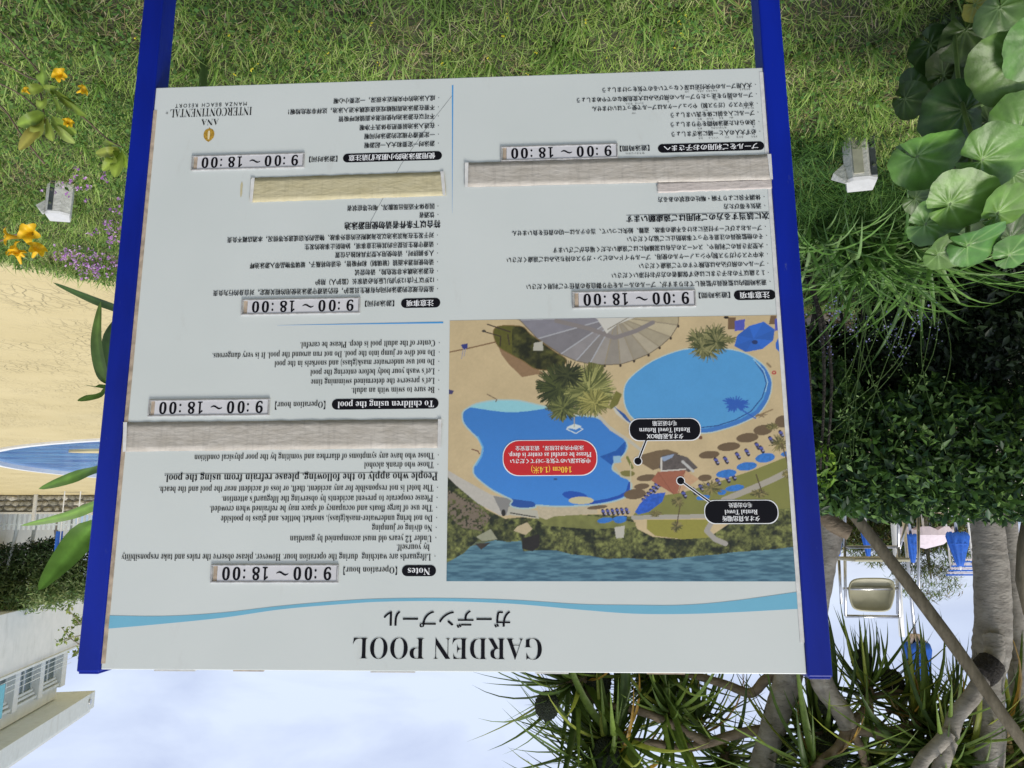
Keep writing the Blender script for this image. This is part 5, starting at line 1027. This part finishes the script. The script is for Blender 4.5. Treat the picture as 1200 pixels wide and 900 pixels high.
spline_trunk([(b0[0], b0[1], -.1), T(1184, 640, 5.2), T(1188, 700, 5.2), T(1191, 760, 5.2), T(1192, 800, 5.2), T(1198, 850, 5.2), T(1196, 920, 5.2)], [tr_px(22, 5.2), tr_px(20, 5.2), tr_px(20, 5.2), tr_px(22, 5.2), tr_px(20, 5.2), tr_px(16, 5.2), tr_px(14, 5.2)], rD, 'trunk')
rosette(rD, T(1196, 925, 5.2), (0, 0, 1), 36, .9); rosette(rD, T(1172, 845, 5.6), (.4, .3, .1), 30, .8)
spline_trunk([T(1198, 850, 5.2), T(1186, 848, 5.4), T(1172, 845, 5.6)], [.04, .035, .03], rD, 'branch', None, 8)
# leaning pole
q0 = T(935, 515, 4.4); pl = MB().tube([tuple(T(*k)) for k in ((915, 490, 4.5), (955, 545, 4.3), (1010, 615, 4.2), (1060, 678, 4.1), (1110, 745, 4.02), (1142, 790, 3.98), (1175, 838, 3.95), (1225, 905, 3.9))], [.035, .037, .038, .040, .040, .038, .036, .036], 10, jit=.05).build('leaning_pole', M['wood_old'], smooth=True)
tag(pl, 'weathered brown pole leaning diagonally across the pandanus trunks', 'pole')
pl2 = MB().tube([tuple(T(*k)) for k in ((1205, 600, 3.9), (1198, 640, 3.9), (1196, 680, 3.9), (1206, 720, 3.9))], [.028, .03, .03, .03], 10, jit=.05).build('dark_pole', M['wood_old'], smooth=True)
tag(pl2, 'short dark curved branch cut off by the edge of view beside the trunks', 'branch')

# ================================================================== by the far edge of the deck
WY = 44.0
def PZ(px, Y, z):                    # world x for a photo column at depth Y, height z
    D = Y * fw[1] + (z - CAMZ) * fw[2]; return (600 - px) / F * D
# low rough stone wall with its stones
wl = empty('stone_wall', (PZ(60, WY, 0), WY, DECK), 'low grey stone wall along the far edge of the yellow deck', 'wall')
MB().box((6, .55, .50), (60, .5, 1.0)).build('wall_core', mat('mortar', (.22, .21, .18), .9, noise=.3, nscale=4), wl)
sv = []
for k in range(6):
    bm = bmesh.new(); bmesh.ops.create_icosphere(bm, subdivisions=1, radius=.5)
    for v in bm.verts: v.co = Vector((v.co.x * random.uniform(.8, 1.2), v.co.y * .5, v.co.z * random.uniform(.75, 1.1)))
    me = bpy.data.meshes.new('stone'); bm.to_mesh(me); bm.free(); me.materials.append(mat('wall_stone', lin(random.choice([(150, 146, 132), (176, 172, 160), (126, 124, 112), (190, 184, 168)])), .9, noise=.3, nscale=5)); sv.append(me)
for r_ in range(3):
    x = -3.6
    while x < 5.5:
        w_ = random.uniform(.35, .75); o = bpy.data.objects.new('stone', random.choice(sv)); C.objects.link(o); o.parent = wl; o.location = (x + w_ / 2, .27, .16 + r_ * .33 + random.uniform(-.03, .03)); o.scale = (w_ * 1.05, .5, .37); o.rotation_euler = (0, random.uniform(-.2, .2), 0); x += w_
MB().box((6, .5, 1.04), (60, .7, .10)).build('coping', M['stone'], wl)
# grey post and panel standing before the wall
x = PZ(41, WY - .6, 0); tag(MB().box((x, WY - .6, DECK + .75), (.16, .16, 1.5)).build('wall_post', M['stone'], bevel=.02), 'slim grey post standing in front of the far stone wall', 'post')
x = PZ(-8, WY - 4, 0); rl_ = empty('pool_handrail', (x, 38, DECK), 'white tubular pool handrail at the far side of the pool', 'handrail')
MB().tube([(-1.1, 0, 0), (-1.1, 0, .75), (-.9, 0, .95), (.6, 0, .95), (.85, 0, .8), (.85, 0, 0)], .05, 8).build('rail', M['white'], rl_, smooth=True)
MB().tube([(-1.1, .6, 0), (-1.1, .6, .75), (-.9, .6, .95), (.6, .6, .95), (.85, .6, .8), (.85, .6, 0)], .05, 8).build('rail', M['white'], rl_, smooth=True)
# white fence behind the wall
fn = empty('white_fence', (PZ(60, WY + 2, 0), WY + 2, DECK), 'white picket fence behind the stone wall under the trees', 'fence')
for k in range(34): MB().box((-4.5 + k * .30, 0, 1.15), (.14, .05, 1.7)).build('picket', M['render2'], fn)
for z in (.7, 1.7): MB().box((.5, .05, z), (10.2, .04, .08)).build('fence_rail', M['render2'], fn)
# trees in front of the building
def far_tree(px, Y, w_, ztop, cols, lab, lean=0., zb=1.6):
    x = PZ(px, Y, 2); root = empty('beach_tree', (x, Y, DECK), lab, 'tree', 'trees in front of the hotel building')
    H = ztop - DECK
    MB().tube([tuple(v) for v in catmull([(0, 0, -.1), (.15 * lean, 0, H * .25), (lean * .6, .1, H * .45), (lean, .1, H * .7)], 4)], list(np.linspace(.16, .06, 13)), 7).build('trunk', M['render2'] if lean > .3 else M['bark'], root, smooth=True)
    pts = np.concatenate([blob_points(1300, (lean + random.uniform(-.5, .5) * w_ * .5, random.uniform(-.4, .4), zz), (w_ * .62, w_ * .5, H * .17), .3) for zz in (H * .52, H * .68, H * .80)])
    V, Fq, per = leaves(pts, rng.uniform(.16, .42, len(pts)), .45, .3)
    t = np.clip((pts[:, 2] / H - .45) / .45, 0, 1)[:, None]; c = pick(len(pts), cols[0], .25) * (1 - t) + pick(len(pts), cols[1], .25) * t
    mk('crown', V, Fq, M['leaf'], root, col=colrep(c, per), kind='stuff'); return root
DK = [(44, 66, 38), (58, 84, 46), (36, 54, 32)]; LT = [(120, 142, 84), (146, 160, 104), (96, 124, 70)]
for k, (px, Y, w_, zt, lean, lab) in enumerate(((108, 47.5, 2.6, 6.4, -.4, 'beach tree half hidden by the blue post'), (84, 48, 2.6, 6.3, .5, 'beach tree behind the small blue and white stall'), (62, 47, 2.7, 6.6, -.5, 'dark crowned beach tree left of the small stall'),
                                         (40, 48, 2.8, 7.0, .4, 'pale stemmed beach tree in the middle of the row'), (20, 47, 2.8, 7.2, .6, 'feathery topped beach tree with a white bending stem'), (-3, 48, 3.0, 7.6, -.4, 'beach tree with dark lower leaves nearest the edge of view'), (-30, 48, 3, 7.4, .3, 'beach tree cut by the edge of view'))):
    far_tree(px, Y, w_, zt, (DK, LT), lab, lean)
# small stall
x = PZ(79, 40, 2); stl = empty('beach_stall', (x, 40, DECK), 'small white topped stall with blue sides under the trees', 'stall')
MB().box((0, 0, 3.28), (.95, .7, .22)).build('roof', M['white'], stl, bevel=.03)
for s in (-1, 1):
    MB().tube([(s * .42, 0, 0), (s * .40, 0, 3.2)], .03, 6).build('pole', M['white'], stl)
    MB().box((s * .45, -.02, 2.62), (.10, .5, 1.1)).build('side_cloth', M['cloth_blue'], stl, bevel=.02)

# hotel building
e0 = np.array([PZ(92, 62, 14), 62.0]); 
def zr(v_px, px, Y): return P(px, v_px, Y)[2]
ZT = zr(812, 108, 62.); far_c = P(108, 812, 62.)[:2]
dn = ray(0, 880); nearY = (ZT - CAMZ) / dn[2] * dn[1]; near_c = P(0, 880, nearY)[:2]
ev = near_c - far_c; LEN = np.linalg.norm(ev); ev = ev / LEN; nv_ = np.array([-ev[1], ev[0]]); 
if nv_[0] > 0: nv_ = -nv_            # outward normal, towards the deck
ang = math.atan2(ev[1], ev[0])
bd = empty('hotel_building', (far_c[0], far_c[1], DECK), 'pale grey hotel building with a deep roof edge and dark windows', 'building', rz=ang)
# local x runs along the facade towards the viewer; outward is local +y or -y
sg = 1 if np.dot(nv_, [-math.sin(ang), math.cos(ang)]) > 0 else -1
H_ = ZT - DECK; L_ = 46; SB = 1.7         # set-back of the wall behind the eaves
MB().box((L_ / 2 - .4, -sg * 6, H_ + .6), (L_ + .8, 12.0, 1.25)).build('roof_edge', M['render2'], bd, bevel=.03)
MB().box((L_ / 2 - .4, -sg * 5.9, H_ + 1.40), (L_ + .4, 11.4, .22)).build('roof_parapet', M['render'], bd, bevel=.02)
MB().box((L_ / 2 + 2.0, -sg * (SB + 5), H_ / 2 - .05), (L_, 9.6, H_ - .12)).build('wall', M['render'], bd)
MB().tube([(.5, sg * .01, H_ + .55), (.5, sg * .12, H_ + .55)], .22, 10).build('drain_spout', M['steel'], bd)
ww = 2.7; pitch_ = 4.1; yf = -sg * (SB + .2)
for fl_, zb in enumerate((H_ - 4.4,)):
    for k in range(10):
        xw = 2.9 + 1.6 + k * pitch_
        wn = MB().box((xw, yf, zb + 1.6), (ww, .10, 2.8)).build('window', M['glass'], bd)
        for dx in (-ww / 2, 0, ww / 2): MB().box((xw + dx, yf + sg * .08, zb + 1.5), (.10, .10, 2.5)).build('frame', M['render2'], wn)
        for z, pr in ((2.9, .30), (3.15, .45), (2.7, .18)): MB().box((xw, yf + sg * pr / 2, zb + z), (ww + .4, pr, .16)).build('moulding', M['render2'], wn)
        if k < 9: MB().box((xw + pitch_ / 2, yf + sg * .25, zb + 1.6), (.75, .5, 3.6)).build('pilaster', M['render'], bd, bevel=.03)
    MB().box((2.35, yf + sg * .25, zb + 1.6), (.9, .52, 3.6)).build('pilaster', M['render'], bd, bevel=.03)
    MB().box((L_ / 2 + 2.6, yf + sg * 1.0, zb - 1.6), (L_ - 1.4, 2.0, 3.6)).build('balcony_wall', M['render'], bd, bevel=.03)
    MB().box((L_ / 2 + 2.6, yf + sg * 1.02, zb + .24), (L_ - 1.2, 2.1, .16)).build('balcony_coping', M['render2'], bd, bevel=.02)
for k in range(3): MB().tube([(4.2, yf + sg * 1.5, H_ - 3.6 + .32 * k), (16, yf + sg * 1.5, H_ - 3.6 + .32 * k)], .02, 5).build('balcony_rail', M['render2'], bd)
tq = MB().box((16.5, yf + sg * 1.7, H_ - 2.7), (1.6, .06, 1.9)).build('beach_towel', M['turq']); tq.location = (far_c[0], far_c[1], DECK); tq.rotation_euler = (0, 0, ang)
tag(tq, 'turquoise towel hanging on the hotel balcony', 'towel')
# leafy spray by the post
q = P(84, 735, 12.0); q0 = P(118, 690, 12.0); root = empty('young_tree', (q0[0], q0[1], DECK), 'thin young tree with sparse small leaves beside the blue post', 'tree')
MB().tube([tuple(v) for v in catmull([(0, 0, -.1), (.02, 0, 1.4), tuple(P(112, 735, 12) - np.array(root.location)), tuple(P(100, 760, 12) - np.array(root.location))], 5)], list(np.linspace(.04, .01, 16)), 6).build('trunk', M['bark'], root, smooth=True)
tw = []
for a, b_ in (((112, 735), (78, 712)), ((110, 742), (66, 752)), ((104, 752), (84, 768)), ((113, 728), (88, 728)), ((114, 715), (82, 738)), ((100, 760), (72, 735))):
    p0, p1 = P(*a, 12) - np.array(root.location), P(*b_, 12 + random.uniform(-.3, .3)) - np.array(root.location); mid = (p0 + p1) / 2 + rng.normal(0, .04, 3)
    MB().tube([tuple(p0), tuple(mid), tuple(p1)], [.010, .008, .004], 5).build('twig', M['bark'], root); tw += [p0 * (1 - t) + p1 * t + rng.normal(0, .03, 3) for t in rng.uniform(.25, 1.02, 26)]
V, Fq, per = leaves(np.array(tw), rng.uniform(.05, .10, len(tw)), .4, .5); mk('crown', V, Fq, M['leaf'], root, col=colrep(pick(len(tw), [(120, 140, 66), (96, 120, 56), (150, 160, 90)], .2), per), kind='stuff')

# ================================================================== left side: terrace, chair, parasols
TZ = .74
# lifeguard chair
YC = 9.0
def LP(px, py, Y=YC): return P(px, py, Y)
cx = P(1022, 640, YC); ch = empty('lifeguard_chair', (cx[0], cx[1], DECK), 'tall steel lifeguard chair with a beige plastic back rest', 'chair')
def bar(a, b_, r_=.018, name='frame_tube', Ya=YC, Yb=None):
    o = np.array(ch.location); MB().tube([tuple(P(*a, Ya) - o), tuple(P(*b_, Yb or Ya) - o)], r_, 8).build(name, M['steel'], ch, smooth=True)
zf = lambda px, Y: (px, 560)
for a, b_, Ya in (((990, 640), (991, 722), YC), ((1053, 640), (1054, 724), YC), ((991, 722), (1054, 723), YC), ((990, 641), (1053, 641), YC), ((990, 560), (990, 641), YC), ((1052, 560), (1053, 641), YC), ((1076, 606), (1077, 705), YC + .1), ((1064, 606), (1052, 650), YC + .1), ((1052, 650), (1052, 720), YC + .1),
                  ((975, 640), (983, 655), YC + .5), ((983, 655), (986, 708), YC + .5), ((968, 610), (975, 640), YC + .5), ((1000, 602), (1052, 600), YC + .5), ((988, 690), (1054, 690), YC)): bar(a, b_, Ya=Ya)
pts = [P(x_, y_, YC - .02) - np.array(ch.location) for x_, y_ in catmull([(1000, 679), (1022, 677), (1044, 679), (1049, 690), (1046, 708), (1040, 716), (1022, 717), (1004, 715), (997, 708), (994, 690)], 5, True)]
n = len(pts); cen = np.mean(pts, 0); V = pts + [p * .9 + cen * .1 + np.array([0, .05, 0]) for p in pts] + [cen + np.array([0, .06, 0])] + [p + np.array([0, .03, 0]) for p in pts]
Fc = [(k, (k + 1) % n, n + (k + 1) % n, n + k) for k in range(n)] + [(n + k, n + (k + 1) % n, 2 * n) for k in range(n)]
bk = mk('back_rest', V[:2 * n + 1], Fc, M['seat'], ch, smooth=True); bk.modifiers.new('s', 'SOLIDIFY').thickness = .02
MB().box(tuple(P(1022, 655, YC - .25) - np.array(ch.location)), (.62, .5, .04)).build('seat', M['seat'], ch, bevel=.015)
# white post beside it
p = MB().tube([tuple(G(1044, 470, DECK) * 0 + P(1046, 596, 10.5) * np.array([1, 1, 0]) + np.array([0, 0, DECK])), tuple(P(1046, 600, 10.5)), tuple(P(1054, 700, 10.5)), tuple(P(1057, 746, 10.5))], .038, 10).build('white_post', M['white'], smooth=True)
tag(p, 'white painted post rising beside the lifeguard chair', 'post')
# folded parasols
def folded(px, ptip, pbase, Y, w_, lab, pole_px=None, zground=TZ, pole_mat='steel', open_end=False):
    a = P(px, pbase, Y); b_ = P(px, ptip, Y)      # base = lower end of the cloth; tip = top in the real world
    gx_ = a[0]; root = empty('folded_parasol', (gx_, Y, zground), lab, 'parasol', 'folded blue parasols')
    zt, zb = max(a[2], b_[2]) - zground, min(a[2], b_[2]) - zground
    MB().tube([(0, 0, 0), (0, 0, zb + .1)], .022 * Y / 15 + .01, 8).build('pole', M[pole_mat], root, smooth=True)
    V = []; na = 32; R_ = w_ / 2 * Y / F; lv = [(0, .92), (.12, 1.0), (.35, .85), (.6, .62), (.85, .42), (.97, .28), (1, .05)]
    for t, q in lv:
        for k in range(na):
            th = 2 * math.pi * k / na; rr = R_ * q * (1 + .16 * math.cos(8 * th) + .05 * math.cos(3 * th + t * 3)); V.append((rr * math.cos(th), rr * math.sin(th), zb + (zt - zb) * t + (R_ * .12 * math.cos(8 * th) if t == 0 else 0)))
    Fc = [(j * na + k, j * na + (k + 1) % na, (j + 1) * na + (k + 1) % na, (j + 1) * na + k) for j in range(len(lv) - 1) for k in range(na)]
    cn = mk('canopy', V, Fc, M['cloth_blue'], root, smooth=True); cn.modifiers.new('s', 'SOLIDIFY').thickness = .012
    MB().tube([(0, 0, zb + (zt - zb) * .93), (0, 0, zt + R_ * .35)], [R_ * .14, R_ * .06], 8).build('finial', M['white'], root, smooth=True)
    MB().tube([(R_ * .9 * math.cos(k * .5), R_ * .9 * math.sin(k * .5), zb + (zt - zb) * .33) for k in range(13)], R_ * .06, 5).build('tie_strap', M['cloth_blue'], root)
    if open_end:
        for k in range(10):
            th = k * .628; MB().tube([(R_ * .25 * math.cos(th), R_ * .25 * math.sin(th), zb - R_ * .55), (R_ * .85 * math.cos(th), R_ * .85 * math.sin(th), zb + R_ * .15)], [R_ * .14, R_ * .10], 6).build('white_hem', M['cloth_white'], root, smooth=True)
    return root
folded(1073, 822, 752, 14.5, 27, 'largest folded blue parasol with a white hem, high among the pandanus leaves', zground=TZ, open_end=True)
folded(1121, 664, 624, 30, 22, 'folded blue parasol nearest the thick pale trunk')
folded(1067, 660, 626, 30, 13, 'slim folded blue parasol beside the tall steel chair')
folded(1015, 655, 622, 31, 11, 'folded blue parasol seen through the lifeguard chair frame')
folded(981, 652, 630, 31, 10, 'folded blue parasol left of the lifeguard chair next to the sign post')
# pale canopy behind
q = P(1083, 628, 33); root = empty('fabric_canopy', (q[0], 33, TZ), 'pale pink and white scalloped cloth canopy beyond the parasols', 'canopy')
MB().tube([(0, 0, 0), (0, 0, q[2] - TZ + .5)], .05, 8).build('pole', M['white'], root)
V = [(0, 0, q[2] - TZ + .55)]; 
for ring, (rr, zz) in enumerate(((.7, .35), (1.15, -.05), (1.12, -.35))):
    for k in range(24): V.append((rr * math.cos(k * .2618), rr * math.sin(k * .2618), q[2] - TZ + zz + (.10 * math.cos(k * math.pi / 1.5) if ring == 2 else 0)))
mk('cloth', V, [(0, 1 + k, 1 + (k + 1) % 24) for k in range(24)] + [(1 + j * 24 + k, 1 + j * 24 + (k + 1) % 24, 25 + j * 24 + (k + 1) % 24, 25 + j * 24 + k) for j in range(2) for k in range(24)], M['cloth_white'], root)
# sunshade with blue and white stripes
for px, py, Y, w_, lab in ((1132, 664, 34, 1.0, 'blue and white striped awning seen between the trunks'), (1192, 700, 26, 1.4, 'blue and white striped awning at the edge of view')):
    q = P(px, py, Y); root = empty('striped_awning', (q[0], Y, TZ), lab, 'awning', 'striped awnings')
    for s in (-1, 1): MB().tube([(s * w_ * .5, .3, 0), (s * w_ * .5, .3, q[2] - TZ)], .04, 6).build('pole', M['white'], root)
    for k in range(8): MB().box((0, -.4 + .12 * k * (1 if w_ < 1.2 else 1.3), q[2] - TZ - .32 + .10 * k * (1 if w_ < 1.2 else 2.1)), (w_ * 1.3, .1, .06 * (1 if w_ < 1.2 else 2))).build('stripe', M['cloth_blue'] if k % 2 else M['cloth_white'], root)
# hedge of feathery trees beyond the terrace
for k, (px, Y, w_, pt, lab) in enumerate(((962, 47, 4.0, 648, 'feathery green tree right of the sign post'), (1000, 48, 3.2, 642, 'low brownish green tree behind the lifeguard chair'), (1030, 47.5, 3.4, 662, 'green tree behind the beige back rest'), (1062, 48.5, 3.2, 650, 'green tree beyond the slim folded parasol'),
                                         (1094, 47, 3.6, 704, 'tallest feathery casuarina beyond the terrace'), (1128, 49, 3.2, 655, 'green tree beyond the folded parasol by the thick trunk'))):
    zt = P(px, pt, Y)[2]; x = PZ(px, Y, zt); H = zt - DECK; root = empty('casuarina_tree', (x, Y, DECK), lab, 'tree', 'trees beyond the terrace')
    MB().tube([(0, 0, -.1), (.1, 0, H * .5), (.05, 0, H * .8)], [.2, .14, .05], 7).build('trunk', M['bark'], root, smooth=True)
    pts = np.concatenate([blob_points(1500, (random.uniform(-.5, .5), random.uniform(-.4, .4), zz * H), (w_ * .62, w_ * .4, H * .22), .3) for zz in (.35, .58, .80)])
    nl = len(pts); V, Fq, per = ribbons(pts, rng.uniform(0, 6.28, nl), rng.uniform(.5, 1.8, nl), rng.uniform(.35, .8, nl), rng.uniform(.04, .09, nl), rng.uniform(.2, 1.2, nl), segs=2)
    mk('crown', V, Fq, M['leaf'], root, col=colrep(pick(nl, [(104, 126, 66), (84, 106, 56), (130, 146, 88), (122, 108, 74)] if k != 1 else [(122, 108, 80), (96, 104, 64), (140, 124, 92)], .25), per), kind='stuff')
